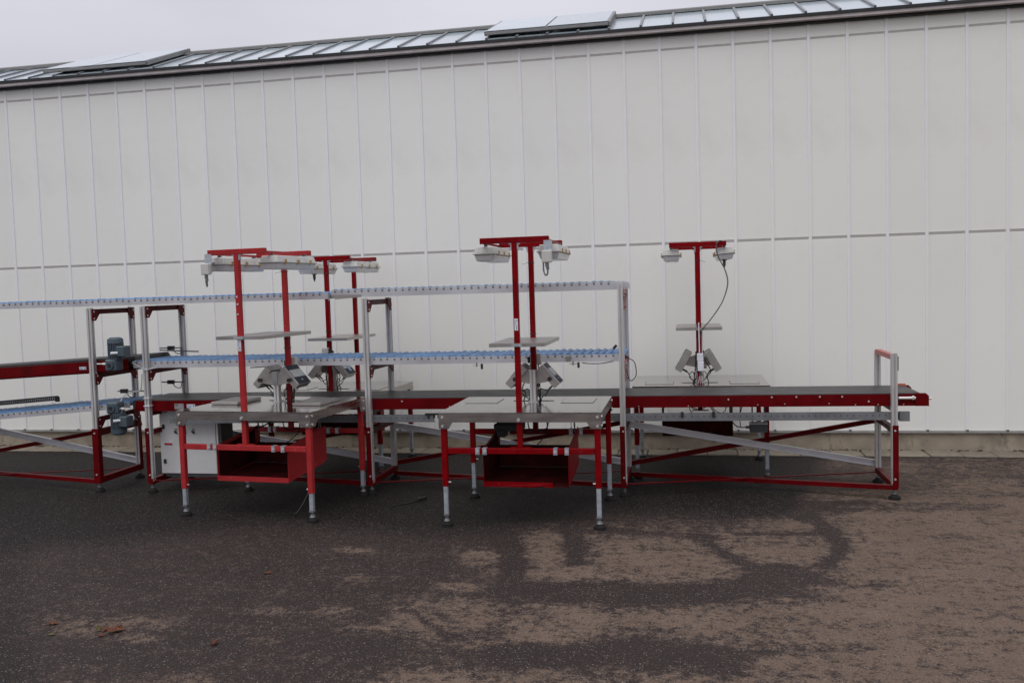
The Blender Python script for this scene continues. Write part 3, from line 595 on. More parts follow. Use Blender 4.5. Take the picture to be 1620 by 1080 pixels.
# ---------------------------------------------------------------- roller conveyors
def roller_conveyor(label, x0, x1, ztop, hgt, slope=0.0, pitch=0.0605, endcap=False, group='roller conveyor sections', rm=None):
    t = thing('roller_conveyor', label, 'conveyor', (0, 0, 0), 0, group)
    zz = lambda x: ztop+slope*(x-x0)
    for dy, s in ((0.028, 1), (DY-0.028, -1)):
        b = NB()
        for s0, s1, q0, q1 in ((0, .003, -hgt, 0), (.003, .028, -hgt, -hgt+.003)):
            a = Vector((x0, yf(x0)+dy, zz(x0))); c = Vector((x1, yf(x1)+dy, zz(x1)))
            prism(b, [a+Vector((0, s0*s, q0)), a+Vector((0, s1*s, q0)), a+Vector((0, s1*s, q1)), a+Vector((0, s0*s, q1))], c-a)
        obj('side_rail', b, ALUSHEET, t)
    L_ = DY-0.07
    b = NB(); cyl(b, (0, 0, 0), (0, L_, 0), 0.0245, n=16); r0 = obj('roller', b, rm or BLUE, t, True)
    b = NB(); cyl(b, (0, -0.012, 0), (0, L_+0.012, 0), 0.0075, n=8); cyl(b, (0, -0.0095, 0), (0, -0.0072, 0), 0.0095, n=10); a0 = obj('axle', b, DULL, r0, True)
    x = x0+0.035; first = True
    while x < x1-0.02:
        loc = (x, yf(x)+0.035, zz(x)-0.014)
        if first: r0.location = loc; first = False
        else:
            r = inst(r0, t, (loc[0]+random.gauss(0, .0012), loc[1], loc[2]+random.gauss(0, .0012)), (random.gauss(0, .0015), 0, random.gauss(0, .004))); a = inst(a0, r, (0, 0, 0))
        x += pitch
    if endcap:
        b = NB()
        for dy in (0.022, DY-0.026):
            prism(b, [(x1-.005, yf(x1)+dy, zz(x1)-hgt*.6), (x1+.055, yf(x1)+dy, zz(x1)-hgt), (x1+.06, yf(x1)+dy, zz(x1)-.025), (x1+.045, yf(x1)+dy, zz(x1)-.004), (x1-.005, yf(x1)+dy, zz(x1)+.008)], (0, .004, 0))
        obj('end_plate', b, ALUSHEET, t)
    return t
rc = roller_conveyor('top level roller conveyor running from the lap joint to the tall end post', -3.02, -0.545, 1.778, 0.064, endcap=True, rm=PALEBLUE)
b = NB(); prism(b, [(-3.02, yf(-3)+.024, 1.72), (-2.98, yf(-3)+.024, 1.70), (-2.75, yf(-2.75)+.024, 1.713), (-2.75, yf(-2.75)+.024, 1.735), (-3.02, yf(-3)+.024, 1.74)], (0, .003, 0)); obj('joint_plate', b, STEELM, rc)
rc = roller_conveyor('top level roller conveyor with bright blue rollers above the grey gear motors', -8.0, -3.045, 1.748, 0.054, slope=0.0022)
b = NB(); bb(b, -3.05, -3.035, yf(-3)+.020, yf(-3)+.028, 1.690, 1.765); obj('end_plate', b, STEELM, rc)
rc = roller_conveyor('middle level blue roller conveyor just above the belt conveyor', -4.93, -0.505, 1.190, 0.060, slope=-0.0014)
b = NB(); bb(b, -0.99, -0.955, yf(-.97)+.016, yf(-.97)+.028, 1.125, 1.175); bb(b, -1.0, -0.945, yf(-.97)+.012, yf(-.97)+.028, 1.155, 1.165); obj('joint_clamp', b, STEELM, rc)
for x in (-1.735, -0.915, -3.62):
    b = NB(); cyl(b, (x-.05, yf(x)+.03, 1.108), (x+.03, yf(x)+.03, 1.112), 0.004, n=8); cyl(b, (x-.02, yf(x)+.03, 1.095), (x-.02, yf(x)+.03, 1.13), 0.007, n=8); s_ = obj('sensor', b, STEELM, rc)
    b = NB(); cyl(b, (x+.025, yf(x)+.03, 1.075), (x+.025, yf(x)+.03, 1.12), 0.010, n=8); obj('sensor_head', b, BLACK, s_)
b = NB(); tube(b, [(-0.86, yf(-.8)+.03, 1.115), (-0.80, yf(-.8)+.03, 1.108), (-0.70, yf(-.7)+.03, 1.108), (-0.60, yf(-.6)+.03, 1.125)], 0.004); obj('cable', b, BLACK, rc)
b = NB(); bar(b, (-.612, yf(-.6)+.2, 1.215), (-.585, yf(-.6)+.2, 1.245), 0.03, 0.022); obj('photo_eye', b, BLACK, rc)
b = NB(); tube(b, [(-3.80, yf(-3.8)+.03, 1.118), (-3.66, yf(-3.6)+.03, 1.125)], 0.005); tube(b, [(-3.60, yf(-3.6)+.03, 1.085), (-3.57, yf(-3.6)+.03, 1.09), (-3.55, yf(-3.6)+.03, 1.125)], 0.0035); obj('cable', b, BLACK, rc)
roller_conveyor('sloping low roller conveyor feeding the belt beside the lower gear motor', -7.6, -4.985, 0.6285, 0.052, slope=0.0735)
gr = thing('guide_rail', 'short black mesh guide rail lying along the sloping low roller conveyor', 'guide rail')
b = NB(); g0, g1 = Vector((-7.3, 7.60, .728)), Vector((-5.95, 7.60, .828)); bar(b, g0, g1, .012, .012, 0, .016); bar(b, g0, g1, .012, .012, 0, -.016); obj('rail', b, BLACK, gr)
b = NB()
for i in range(64): p_ = g0.lerp(g1, (i+.5)/64); bb(b, p_.x-.003, p_.x+.003, 7.592, 7.608, p_.z-.02, p_.z+.02)
obj('mesh_bars', b, DGREY, gr)
b = NB(); bb(b, -5.975, -5.945, 7.585, 7.615, .792, .838); obj('end_block', b, BLACK, gr)

# ---------------------------------------------------------------- control cabinet
cb = thing('control_cabinet', 'light grey electrical control cabinet hung below the belt conveyor', 'cabinet', (-4.51, 7.45, 0))
boxo('cabinet_body', DGREY, cb, -0.285, 0.325, 0.014, 0.23, 0.105, 0.730, 0.004)
door = boxo('cabinet_door', CABINET, cb, -0.280, 0.278, -0.006, 0.013, 0.140, 0.728, 0.004)
boxo('cabinet_rim', CABINET, cb, 0.284, 0.300, -0.002, 0.013, 0.140, 0.728)
for z in (0.575, 0.255): boxo('door_lock', BLACK, door, -0.250, -0.226, -0.018, -0.005, z-.02, z+.02, 0.003)
for x in (-0.115, -0.025, 0.060):
    k = boxo('rotary_switch', PLATE, door, x-.013, x+.013, -0.011, -0.005, 0.515, 0.560)
    b = NB(); bar(b, (x-.012, -.016, .535), (x+.012, -.016, .513), .012, .012); obj('switch_knob', b, BLACK, k)
o = boxo('warning_label', LABELW, door, -0.236, -0.158, -0.0085, -0.005, 0.405, 0.442); boxo('label_stripe', LABELR, o, -0.236, -0.158, -0.0105, -0.0085, 0.405, 0.423)
lg = boxo('maker_logo', LABELW, door, -0.275, -0.125, -0.0075, -0.005, 0.690, 0.723)
b = NB(); tube(b, [(-.268, -.009, .706), (-.262, -.009, .694), (-.250, -.009, .696), (-.246, -.009, .712)], 0.0030); obj('logo_swirl', b, LABELP, lg)
b = NB(); tube(b, [(-.255, -.009, .719), (-.243, -.009, .714), (-.243, -.009, .698)], 0.0028); obj('logo_swirl', b, LABELR, lg)
b = NB()
for i, x in enumerate((-.232, -.222, -.212, -.202)): bb(b, x, x+.007, -.0088, -.0075, .705, .714)
obj('logo_letters', b, LABELP, lg)
o = boxo('sticker', LABELW, door, -0.190, -0.130, -0.0075, -0.005, 0.658, 0.682); boxo('sticker_print', LABELB, o, -0.146, -0.133, -0.0088, -0.0075, 0.660, 0.680)

# ---------------------------------------------------------------- packing tables
def packing_table(label, x, yfront, zt, rz, red, leg_red, hatch_raised=False, power=False, label_z=None, dent=False, sz=1.352, seed=0):
    t = thing('packing_table', label, 'table', (x, yfront, 0), rz, 'packing tables along the conveyor')
    W, D_ = 0.60, 0.95
    # steel top sheet, four aprons with the corner plates that hold the legs
    b = NB(); bb(b, -W, W, 0, D_, zt-0.006, zt); top = obj('tabletop', b, STEEL, t)
    za = zt-0.0062
    for y0, y1 in ((0.0, 0.004), (D_-0.004, D_)):
        b = NB(); prism(b, [(-W, y0, za), (W, y0, za), (W, y0, zt-.118), (W-.075, y0, zt-.118), (W-.105, y0, zt-.070), (-W+.105, y0, zt-.070), (-W+.075, y0, zt-.118), (-W, y0, zt-.118)], (0, y1-y0, 0)); obj('apron', b, APRON, t)
    a_, c_ = 0.0042, D_-0.0042
    for x0, x1 in ((-W, -W+.004), (W-.004, W)):
        b = NB(); prism(b, [(x0, a_, za), (x0, c_, za), (x0, c_, zt-.118), (x0, c_-.075, zt-.118), (x0, c_-.105, zt-.070), (x0, a_+.105, zt-.070), (x0, a_+.075, zt-.118), (x0, a_, zt-.118)], (x1-x0, 0, 0)); obj('apron', b, APRON, t)
    b = NB()
    for sx in (-1, 1):
        for z in (zt-.032, zt-.098):
            cyl(b, (sx*(W-.028), -.006, z), (sx*(W-.028), .001, z), .0095, n=10)
            for y in (.03, D_-.03): cyl(b, (sx*(W+.006), y, z), (sx*(W-.001), y, z), .0095, n=10)
    cyl(b, (0, -.008, zt-.052), (0, .001, zt-.052), .012, n=10)
    obj('bolt_set', b, BOLT, top)
    for i, (x0, x1) in enumerate(((-.52, -.27), (.24, .49))):
        if hatch_raised:
            hb = NB(); bb(hb, x0, x1, .36, .72, zt+.002, zt+.024); h_ = obj('hatch_cover', hb, STEELM, t, bevel=.002)
        else:
            hb = NB(); bb(hb, x0, x1, .53, .80, zt+.0005, zt+.003); h_ = obj('hatch_cover', hb, STEEL, t)
            gb = NB(); bb(gb, x0-.004, x1+.004, .526, .804, zt+.0002, zt+.0016); obj('hatch_gap', gb, BLACK, h_)
    sb_ = NB()
    for sx in (-1, 1):
        pts = [(sx*(.10+.065*math.cos(2*math.pi*i/16)), .675+.016*math.sin(2*math.pi*i/16), zt+.0005) for i in range(16)]
        prism(sb_, pts, (0, 0, .002))
    obj('cable_slot', sb_, BLACK, t)
    # legs
    for sx in (-1, 1):
        for y in (.030, D_-.030):
            xl = sx*(W-.032)
            b = NB(); bb(b, xl-.021, xl+.021, y-.021, y+.021, leg_red, zt-.064); lg_ = obj('leg', b, red, t, bevel=.003)
            b = NB(); bb(b, xl-.0165, xl+.0165, y-.0165, y+.0165, 0.085, leg_red+.05); obj('leg_insert', b, GALV, lg_, bevel=.003)
            b = NB(); bb(b, xl-.019, xl+.019, y-.019, y+.019, .080, .094); cyl(b, (xl, y, .03), (xl, y, .085), .010, n=10); cyl(b, (xl, y, .040), (xl, y, .058), .024, .016, 12); obj('foot_bolt', b, DULL, lg_, True)
            b = NB(); cyl(b, (xl, y, 0), (xl, y, .020), .044, .042, 20); cyl(b, (xl, y, .020), (xl, y, .036), .036, .022, 20); obj('foot', b, RUBBER, lg_, True)
            b = NB(); cyl(b, (xl-sx*.021, y, leg_red+.03), (xl-sx*.040, y, leg_red+.03), .006, n=8); obj('set_screw', b, BOLT, lg_)
    zb = 0.565
    for y in (.030, D_-.030):
        b = NB(); bb(b, -W+.054, W-.054, y-.018, y+.018, zb-.021, zb+.021); cbm = obj('crossbar', b, red, t, bevel=.003)
        for x0 in (-.315, -.262, .262, .345):
            b = NB(); bb(b, x0-.015, x0+.015, y-.0235, y+.0235, zb-.0245, zb+.0245); cl_ = obj('clamp', b, GALV, cbm)
            b.free() if False else None
        b = NB()
        for x0 in (-.315, -.262, .262, .345): cyl(b, (x0, y-.031, zb-.003), (x0, y-.023, zb-.003), .009, n=10)
        obj('bolt_row', b, BOLT, cbm)
    # masts with their lamp frame
    m0 = None
    for y, zl in ((.045, zb+.021), (.735, zb+.021)):
        b = NB()
        bb(b, -.020, .020, y-.020, y+.020, zl, 2.075)
        mo = obj('mast', b, red, t, bevel=.003)
        if y < .1: m0 = mo
        b = NB(); bb(b, -.075, .075, y-.019, y+.019, zl, zl+.006); obj('mast_foot', b, red, mo)
        b = NB(); bb(b, -.253, .253, y-.020, y+.020, 2.075, 2.117); ab = obj('lamp_arm', b, red, t, bevel=.003)
        for sx in (-1, 1):
            b = NB(); bb(b, min(sx*.020, sx*.040), max(sx*.020, sx*.040), y-.014, y+.014, 2.066, 2.075); bb(b, min(sx*.020, sx*.027), max(sx*.020, sx*.027), y-.014, y+.014, 2.030, 2.067); obj('arm_bracket', b, GALV, ab)
    for sx in (-1, 1):
        b = NB(); bb(b, sx*.238-.013, sx*.238+.013, .066, .714, 2.078, 2.083); bb(b, sx*(.238+.011)-.002, sx*(.238+.011)+.002, .066, .714, 2.083, 2.095); obj('lamp_rail', b, red, t)
    if label_z: sticker(m0, -.013, .013, .0225, label_z, label_z+.085, True)
    # shelf
    b = NB(); prism(b, [(-.205, .016, sz), (.205, .016, sz), (.205, .78, sz), (-.205, .78, sz)], (0, 0, -.003))
    for s0, s1, y0, y1 in ((-.205, .205, .016, .019), (-.205, .205, .777, .78), (-.205, -.202, .019, .777), (.202, .205, .019, .777)): bb(b, s0, s1, y0, y1, sz-.026, sz-.003)
    sh = obj('shelf', b, STEELM, t)
    b = NB()
    for sx in (-1, 1): bb(b, sx*.03-.010, sx*.03+.010, .006, .016, sz-.024, sz-.004)
    bb(b, -.04, .04, .010, .0155, sz-.020, sz-.008)
    obj('shelf_clamp', b, GALV, sh)
    # waste bin of sheet metal under the top
    b = NB(); bx0, bx1 = -.29, .345; th = .003
    for xs in (bx0, bx1): prism(b, [(xs, .075, .290), (xs, .075, .560), (xs, .10, .575), (xs, .66, .640), (xs, .70, .640), (xs, .70, .350), (xs, .60, .330)], (th, 0, 0))
    if dent:
        prism(b, [(bx0, .074, .290), (bx0+.40, .074, .287), (bx0+.425, .070, .300), (bx0+.445, .068, .296), (bx0+.52, .074, .285), (bx0+.52, .074, .325), (bx0, .074, .330)], (0, -.003, 0))
    else: prism(b, [(bx0, .074, .288), (bx1+th, .074, .288), (bx1+th, .074, .328), (bx0, .074, .328)], (0, -.003, 0))
    bi = obj('bin', b, red, t)
    b = NB(); prism(b, [(bx0+th+.0005, .078, .290), (bx0+th+.0005, .598, .330), (bx0+th+.0005, .598, .334), (bx0+th+.0005, .078, .294)], (bx1-bx0-th-.001, 0, 0)); obj('bin_floor', b, GRIMESHADE, bi)
    b = NB(); prism(b, [(bx0+th, .60, .335), (bx1, .60, .335), (bx1, .65, .50), (bx0+th, .65, .50)], (0, .004, 0)); obj('bin_back_shade', b, GRIMESHADE, bi)  # back panel coloured dark to carry the bin's inner shade
    for xs in (bx0+th+.0008, bx1-.0028): b = NB(); prism(b, [(xs, .10, .300), (xs, .10, .545), (xs, .62, .61), (xs, .62, .345)], (.002, 0, 0)); obj('bin_side_shade', b, GRIMESHADE, bi)  # thin sheets added to paint the inner sides as shaded
    b = NB()
    for xs in (bx0+.02, bx1-.02): bar(b, (xs, .66, .60), (xs, .62, zt-.01), .012, .004)
    for xs in (bx0+.05, bx1-.05): bar(b, (xs, .67, .60), (xs, .70, zt-.01), .004, .004)
    obj('bin_strap', b, DULL, bi)
    # junction box behind the rear mast, cables
    jb = t
    if seed != 2:
        b = NB(); bb(b, -.012, .055, .757, .80, 1.13, 1.22); jb = obj('junction_box', b, LIGHTBOX, t, bevel=.004)
        b = NB(); bb(b, -.055, -.014, .76, .80, 1.145, 1.185); bar(b, (-.06, .78, 1.18), (-.012, .78, 1.21), .02, .012); obj('plug', b, BLACK, jb)
    b = NB()
    rnd = random.Random(seed)
    tube(b, [(-.035, .78, 1.14), (-.05, .77, 1.05), (-.10, .74, .95), (-.07, .70, zt+.06), (-.08, .68, zt+.005)], .0045)
    tube(b, [(.03, .765, 1.13), (.035, .76, 1.0), (.045, .74, .92), (.05, .69, zt+.003)], .0055)
    tube(b, [(.015, .765, 1.13), (.02, .758, 1.02), (.03, .757, .90), (.06, .70, zt+.003)], .0045)
    obj('cable', b, BLACK, jb)
    b = NB(); tube(b, [(.03, .763, 1.13), (.034, .757, 1.0), (.024, .757, .90), (.055, .69, zt+.003)], .0042); tube(b, [(-.027, .74, 1.30), (-.024, .73, 1.2), (-.025, .735, 1.0), (-.04, .70, zt+.004)], .0042); obj('cable', b, WHITECAB, jb)
    b = NB()
    for z in (1.30, 1.38, 1.95): bb(b, -.0235, .0235, .711, .759, z-.003, z+.003)
    bar(b, (-.02, .715, 1.95), (-.07, .70, 1.935), .004, .002)
    obj('cable_tie', b, BLACK, jb)
    # cables and power unit under the top
    b = NB()
    tube(b, [(-.08, .68, zt-.01), (-.10, .66, zt-.12), (-.16, .62, .66), (-.22, .5, .64)], .006)
    tube(b, [(.06, .69, zt-.01), (.09, .72, zt-.10), (.13, .72, zt-.13), (.16, .70, zt-.09), (.15, .66, zt-.01)], .005)
    tube(b, [(.08, .69, zt-.01), (.10, .70, .62), (.06, .66, .54), (.02, .60, .50)], .004)
    tube(b, [(-.05, .68, zt-.01), (-.05, .70, .63), (.02, .72, .60), (.10, .72, .64), (.12, .70, zt-.01)], .005)
    tube(b, [(-.42, .60, zt-.01), (-.40, .62, zt-.10), (-.34, .64, zt-.12), (-.28, .62, zt-.08)], .005)
    obj('under_cable', b, BLACK, t)
    if power:
        b = NB(); bb(b, -.26, -.10, .50, .64, zt-.20, zt-.01); bb(b, -.29, -.07, .48, .66, zt-.215, zt-.16); bb(b, -.27, -.20, .48, .60, zt-.26, zt-.2); obj('power_unit', b, BLACK, t, bevel=.004)
    return t
TABLES = [
    ('packing table with faded scratched red legs beside the grey control cabinet', -3.422, 6.418, 0.855, -0.095, RED1, 0.225, True, False, 1.325, False, 1.440),
    ('packing table with dark red legs and flush hatches, dented bin lip underneath', -1.210, 6.345, 0.850, 0.0, RED2, 0.300, False, True, 1.445, True, 1.352),
    ('packing table against the wall behind the belt, beside the short end posts', 0.107, 9.050, 0.835, math.pi, RED2, 0.300, False, False, None, False, 1.347),
    ('packing table standing behind the belt and the blue roller conveyor joint', -3.44, 9.060, 0.805, math.pi-0.03, RED2, 0.300, False, False, None, False, 1.315)]
tabs = [packing_table(*a, seed=i) for i, a in enumerate(TABLES)]

mast1 = [o for o in tabs[0].children if o.name.startswith('mast')][0]
for z_, w_, h_, dz in ((1.745, .012, .012, -.006), (1.685, .018, .012, 0), (1.605, .016, .014, .004)):      # scraps of old tape on the faded mast
    b = NB(); prism(b, [(-.012, .0235, z_), (-.012+w_, .0235, z_+dz), (-.010+w_, .0235, z_+h_), (-.008, .0235, z_+h_*.6)], (0, -.0015, 0)); obj('tape_scrap', b, LABELW, mast1)
def at_table(i, x, y):
    _, tx, ty, zt, rz = TABLES[i][:5]
    c_, s_ = math.cos(rz), math.sin(rz)
    return tx+c_*x-s_*y, ty+s_*x+c_*y, rz

# weighing displays on the tables
def weighing_display(i, label, front_plate, blue=False, tilt=49):
    zt = TABLES[i][3]; x, y, rz = at_table(i, .012 if i else -.035, .600)
    t = thing('weighing_display', label, 'weighing display', (x, y, zt), rz, 'twin weighing displays')
    b = NB(); prism(b, [(u, v, 0.0) for u, v in slot_profile()], (0, 0, .255)); bb(b, -.035, .035, -.035, .035, .0005, .008); obj('column', b, ALU, t)
    yp_ = -.031 if front_plate else .0235
    b = NB(); prism(b, [(-.150, yp_, .165), (-.150, yp_, .205), (-.02, yp_, .255), (.02, yp_, .255), (.150, yp_, .205), (.150, yp_, .165), (.02, yp_, .140), (-.02, yp_, .140)], (0, .006, 0)); pl = obj('bracket_plate', b, STEELM, t)
    if front_plate: boxo('centre_strip', PLATE, pl, -.024, .024, yp_-.006, yp_, .142, .258)
    for sx in (-1, 1):
        ta = math.radians(tilt); d = Vector((sx*math.cos(ta), 0, -math.sin(ta))); n = Vector((sx*math.sin(ta), 0, math.cos(ta))); cx = Vector((sx*.128, .10 if front_plate else .075, .205))
        b = NB()
        y0, y1 = (-.125, .085) if front_plate else (-.105, .095)
        prism(b, [cx+d*-.101+n*-.028+Vector((0, y0, 0)), cx+d*.101+n*-.028+Vector((0, y0, 0)), cx+d*.101+n*.032+Vector((0, y0, 0)), cx+d*-.101+n*.032+Vector((0, y0, 0))], (0, y1-y0, 0))
        h_ = obj('display_housing', b, STEELM, t, bevel=.003)
        def face(name, a0, a1, b0, b1, lift, m):
            f_ = NB(); prism(f_, [cx+d*a0+n*(.032+lift)+Vector((0, b0, 0)), cx+d*a1+n*(.032+lift)+Vector((0, b0, 0)), cx+d*a1+n*(.032+lift)+Vector((0, b1, 0)), cx+d*a0+n*(.032+lift)+Vector((0, b1, 0))], n*.002); return obj(name, f_, m, h_)
        face('front_panel', -.097, .098, y0+.008, y1-.008, 0.0005, NAVY)
        face('screen', -.048, .028, y0+.012, y1-.012, .0030, SCREEN)
        face('panel_mark', .055, .066, (y0+y1)/2-.012, (y0+y1)/2+.010, .0030, SCREEN)
        if blue: face('panel_mark', -.075, .066, (y0+y1)/2-.03, (y0+y1)/2+.02, .0055, LABELB)
        b = NB(); kx = sx*.138; cyl(b, (kx, y0+.10-.028 if front_plate else .052-.1, .185), (kx, y0+.1 if front_plate else .03, .185), .017, n=10); obj('knob', b, BLACK, h_)
        b = NB()
        p0 = cx+d*.075-n*.026
        for yy in (-.03, .02): cyl(b, p0+Vector((0, yy, 0)), p0-n*.05+Vector((0, yy, 0)), .007, n=8)
        bx(b, cx+d*.0-n*.05+Vector((0, 0, 0)), (.05, .12, .02)) if front_plate else None
        obj('connector', b, BLACK, h_)
        b = NB(); e = p0-n*.05
        tube(b, [e+Vector((0, -.03, 0)), e+Vector((-sx*.03, -.02, -.05)), (sx*.08, .03, .05), (sx*.06, .05, .03), (sx*.03, .06, .003)], .004)
        tube(b, [e+Vector((0, .02, 0)), e+Vector((-sx*.02, .02, -.02)), (sx*.05, .04, .10), (sx*.035, .05, .05), (sx*.05, .06, .003)], .0035)
        obj('cable', b, BLACK, h_)
    return t
weighing_display(0, 'twin weighing display with plain screens on the table with raised covers', True)
weighing_display(1, 'twin weighing display on the table with the dented bin', False)
weighing_display(2, 'twin weighing display on the wall side table near the short end posts', False, tilt=60)
weighing_display(3, 'twin weighing display with blue panel behind the middle roller conveyor', False, True)

# strip lights hung below the lamp frames
def strip_light(i, sx, label, tilt=0.0, z=2.060, dx=0.0, y0=.105, y1=.715):
    x, y, rz = at_table(i, sx*.238+dx, 0)
    t = thing('strip_light', label, 'strip light', (x, y, z), rz, 'strip lights on the lamp frames'); t.rotation_euler = (0, tilt, rz)
    def shell(name, m, z0, w0, z1, w1, e0, e1, bev):
        b = NB(); v0 = [(-w0, y0+e0, z0), (w0, y0+e0, z0), (w0, y1-e0, z0), (-w0, y1-e0, z0)]; v1 = [(-w1, y0+e1, z1), (w1, y0+e1, z1), (w1, y1-e1, z1), (-w1, y1-e1, z1)]
        A = [b.verts.new(p) for p in v0]; B = [b.verts.new(p) for p in v1]
        b.faces.new(A[::-1]); b.faces.new(B)
        for k in range(4): b.faces.new((A[k], A[(k+1) % 4], B[(k+1) % 4], B[k]))
        return obj(name, b, m, t, bevel=bev)
    hs = shell('housing', LIGHTBOX, -.045, .078, 0.0, .066, 0.0, .012, .004)
    shell('rim', LIGHTBOX, -.057, .087, -.045, .087, -.010, -.010, .003)
    shell('diffuser', DIFFUSER, -.106, .062, -.057, .078, .016, 0.0, .005)
    b = NB()
    for k in (-1, 1): cyl(b, (k*.032, y0+.03, -.078), (k*.032, y1-.03, -.078), .013, n=12)
    obj('tube_lamp', b, LABELW, hs, True)
    boxo('lamp_end', DGREY, hs, -.05, .05, y0+.03, y0+.06, -.088, -.060)
    for k in (-1, 1):
        for f_ in (.18, .50, .82):
            yy = y0+(y1-y0)*f_; boxo('clip', BRASS, hs, k*.0885-.004, k*.0885+.004, yy-.011, yy+.011, -.066, -.030)
    b = NB()
    for yy in (y0+.06, y1-.06): bb(b, -.012, .012, yy-.01, yy+.01, -.002, .023)
    obj('hanger', b, DULL, hs)
    return t
nm = ['over the faded red table', 'over the table with the dented bin', 'over the table near the short end posts', 'over the table behind the roller conveyor']
side = {(0, -1): 'beside the grey junction box, ', (0, 1): 'beside the bare arm end, ', (1, -1): 'beside the bare arm end, ', (1, 1): 'beside the grey junction box, ', (2, -1): 'without cable, ', (2, 1): 'with hanging grey cable, ', (3, -1): 'with cable gland below, ', (3, 1): 'without cable gland, '}
for i in range(4):
    for sx in (-1, 1):
        key = (i, sx if i < 2 else -sx)
        strip_light(i, sx, 'white strip light '+side[key]+nm[i], tilt=0.08 if (i == 2 and sx == -1) else 0.0)

# junction boxes on the lamp arms with drip loops
def arm_box(i, sx, label, dy=-.055):
    x, y, rz = at_table(i, sx*.243, .02)
    t = thing('junction_box', label, 'junction box', (x, y, 1.98), rz, 'junction boxes on lamp arms')
    boxo('box', LIGHTBOX, t, -.035, .035, dy, dy+.045, -.055, .032, .005)
    boxo('mounting_plate', GALV, t, -.025, .035, dy+.046, dy+.050, -.045, .105)
    b = NB(); cyl(b, (.0, dy+.022, -.056), (.0, dy+.022, -.085), .014, n=10); cyl(b, (.004, dy+.022, -.085), (.004, dy+.022, -.105), .012, n=10); obj('cable_gland', b, DULL, t, True)
    b = NB(); tube(b, [(.004, dy+.022, -.10), (0, dy+.03, -.135), (-.02*1, dy+.05, -.142), (-.032, dy+.06, -.10), (-.030, dy+.07, -.02), (-.015, dy+.10, .03), (0, dy+.16, .04)], .006); obj('cable', b, DULL, t)
arm_box(0, -1, 'small grey junction box on the lamp arm of the faded red table')
arm_box(1, 1, 'small grey junction box on the lamp arm over the dented bin')
# hanging plugs and the long loose cable on the wall-side tables
for i, sx in ((2, -1), (3, 1)):
    x, y, rz = at_table(i, sx*.238, .62 if i == 2 else .50)
    lab = ('black cable gland with long loose cable hanging from strip light', 'black cable gland below the strip light behind the roller conveyor')[i-2]
    t = thing('lamp_plug', lab, 'plug', (x, y, 1.952))
    b = NB(); cyl(b, (0, 0, .006), (0, 0, -.005), .026, n=10); cyl(b, (0, 0, -.005), (0, 0, -.05), .014, n=10); cyl(b, (0, 0, -.05), (0, 0, -.075), .012, .004, 8); obj('gland', b, DGREY, t, True)
    if i == 2:
        b = NB(); y_ = 8.26-y
        tube(b, [(.0, y_+.06, .155), (-.045, y_+.02, .165), (-.075, y_, .13), (-.06, y_, .03), (.0, y_, -.10), (.02, y_, -.22), (-.03, y_, -.38), (-.13, y_, -.53), (-.205, y_, -.62), (-.222, y_, -.70)], .0055); obj('cable', b, DGREY, t)
        tx = 0.107-x
        b = NB(); tube(b, [(tx-.002, y_, -.56), (tx-.0, y_, -.75), (tx+.0, y_+.0, -.83)], .005); obj('cable', b, LABELW, t)
# light grey switch box on the mast of the wall-side table, with its wires
x, y, rz = at_table(2, -.012, .745+.03)
t = thing('switch_box', 'white switch box fixed to the red mast near the short end posts', 'switch box', (x, y-.02, 1.04))
boxo('box', LABELW, t, -.034, .022, -.03, .008, .005, .075, .004); boxo('box', LABELW, t, -.030, .024, -.034, .008, -.085, .003, .004)
b = NB(); cyl(b, (-.004, -.012, -.085), (-.004, -.012, -.125), .012, n=10); cyl(b, (.05, -.01, .04), (.025, -.01, .04), .016, n=10); cyl(b, (.05, -.01, -.045), (.025, -.01, -.045), .016, n=10); obj('cable_gland', b, DGREY, t)
b = NB()
for k in range(4): tube(b, [(-.012+.006*k, -.012, -.12), (-.022+.012*k, -.014, -.17), (-.028+.02*k, -.010, -.2)], .003)
obj('cable', b, WHITECAB, t)
# loose power box hanging from the tray behind the belt
t = thing('power_box', 'black power supply box hanging below the perforated tray rail', 'power box', (0.58, 7.80, 0))
boxo('box', DGREY, t, -.072, .072, -.05, .05, .478, .545, .004); boxo('lid', GALV, t, -.072, .072, -.052, .052, .546, .556)
b = NB()
for x_ in (-.05, .05): bar(b, (x_, .0, .55), (x_, .0, .72), .012, .004)
obj('hanger', b, DULL, t)
b = NB(); cyl(b, (-.105, 0, .515), (-.072, 0, .515), .012, n=8); tube(b, [(-.105, 0, .515), (-.17, 0, .52), (-.21, .1, .56), (-.22, .2, .70)], .005); obj('cable', b, DULL, t)
t = thing('loose_cable', 'thin black cable drooping below the perforated tray rail', 'cable', (0.2, 8.2, 0))
b = NB(); tube(b, [(-.05, 0, .78), (-.02, 0, .66), (.06, 0, .56), (.15, 0, .53), (.25, 0, .58), (.28, 0, .72)], .005); tube(b, [(-.03, 0, .74), (.02, 0, .62), (.09, 0, .58), (.13, 0, .62), (.10, 0, .70), (.06, 0, .76)], .004); tube(b, [(.26, 0, .72), (.25, 0, .55), (.255, 0, .45)], .004); obj('cable_run', b, BLACK, t)

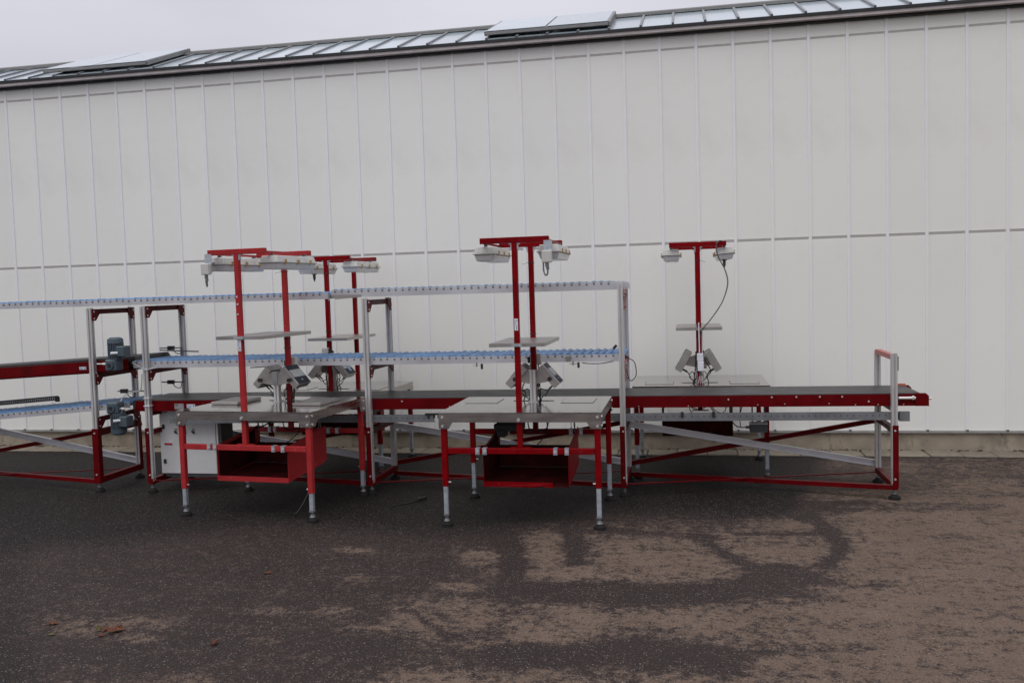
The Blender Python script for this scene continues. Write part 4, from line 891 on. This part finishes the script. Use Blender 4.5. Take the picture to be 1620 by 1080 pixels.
# ---------------------------------------------------------------- small things on the ground
def leaf(px_, py_, size, label, m=LEAF, rz=0.0, curl=.25, cat='leaf', seed=1):
    d = RIGHT*((px_-810)/F)+UP*((540-py_)/F)+_f; s = -H/d.z; p = Vector((d.x*s, d.y*s, 0.0))
    rnd = random.Random(seed); b = NB(); n = 22; vs = []
    c = b.verts.new((0, 0, .012*curl*4))
    for k in range(n):
        a = 2*math.pi*k/n; r = size*(0.62+0.38*abs(math.cos(2.5*a)))*(0.85 if k % 2 else 1.05)*rnd.uniform(.8, 1.1)
        zz_ = .004+abs(math.sin(a+rnd.random()))*size*curl*rnd.uniform(.3, 1)
        vs.append(b.verts.new((r*math.cos(a), r*.75*math.sin(a), zz_)))
    for k in range(n): b.faces.new((c, vs[k], vs[(k+1) % n]))
    geo = bmesh.ops.solidify(b, geom=b.faces[:], thickness=.0012)
    st = NB()
    o = obj('fallen_leaf', b, m, None); st.free()
    o.location = (p.x, p.y, 0.0015); o.rotation_euler = (0, 0, rz); return tag(o, label, cat, 'fallen leaves on the yard')
leaf(424, 907, .032, 'lone brown leaf on dark asphalt nearest the faded red table', rz=.3, seed=3)
leaf(184, 999, .055, 'large curled rust red leaf on a dry patch of asphalt', rz=.9, curl=.5, seed=4)
leaf(168, 996, .036, 'pale brown leaf tucked against the large curled leaf', rz=2.0, seed=5)
leaf(156, 998, .020, 'yellow green leaf scrap beside the pale brown leaf', LEAF2, rz=.5, curl=.6, seed=6)
leaf(340, 1019, .028, 'small brown leaf lying alone between two dry patches', rz=1.2, curl=.6, seed=7)
leaf(84, 987, .036, 'flat brown leaf beside a small olive scrap', rz=.2, seed=8)
leaf(81, 1004, .020, 'small olive leaf scrap below the flat brown leaf', LEAF2, rz=.1, curl=.2, seed=9)
leaf(160, 1006, .020, 'brown leaf crumb in front of the yellow green scrap', rz=.1, curl=.3, seed=10)
t = thing('cable_end', 'black loose plug with thin lead lying on the asphalt between the tables', 'cable', (-2.28, 7.06, 0))
b = NB(); tube(b, [(-.13, -.16, .006), (-.06, -.10, .006), (.01, -.01, .006), (.05, .06, .008)], .005); obj('lead', b, BLACK, t)
b = NB(); bar(b, (.045, .05, .014), (.10, .13, .014), .03, .026); obj('plug', b, BLACK, t, bevel=.004)
t = thing('hanging_lead', 'thin lead hanging from the bin of the faded red table', 'cable', (-2.99, 6.75, 0))
b = NB(); tube(b, [(.0, .0, .30), (-.01, -.05, .20), (-.05, -.10, .09), (-.09, -.14, .02), (-.095, -.15, .008)], .003); obj('wire', b, DGREY, t)
b = NB(); bx(b, (-.097, -.155, .010), (.03, .02, .018)); obj('plug', b, BLACK, t)
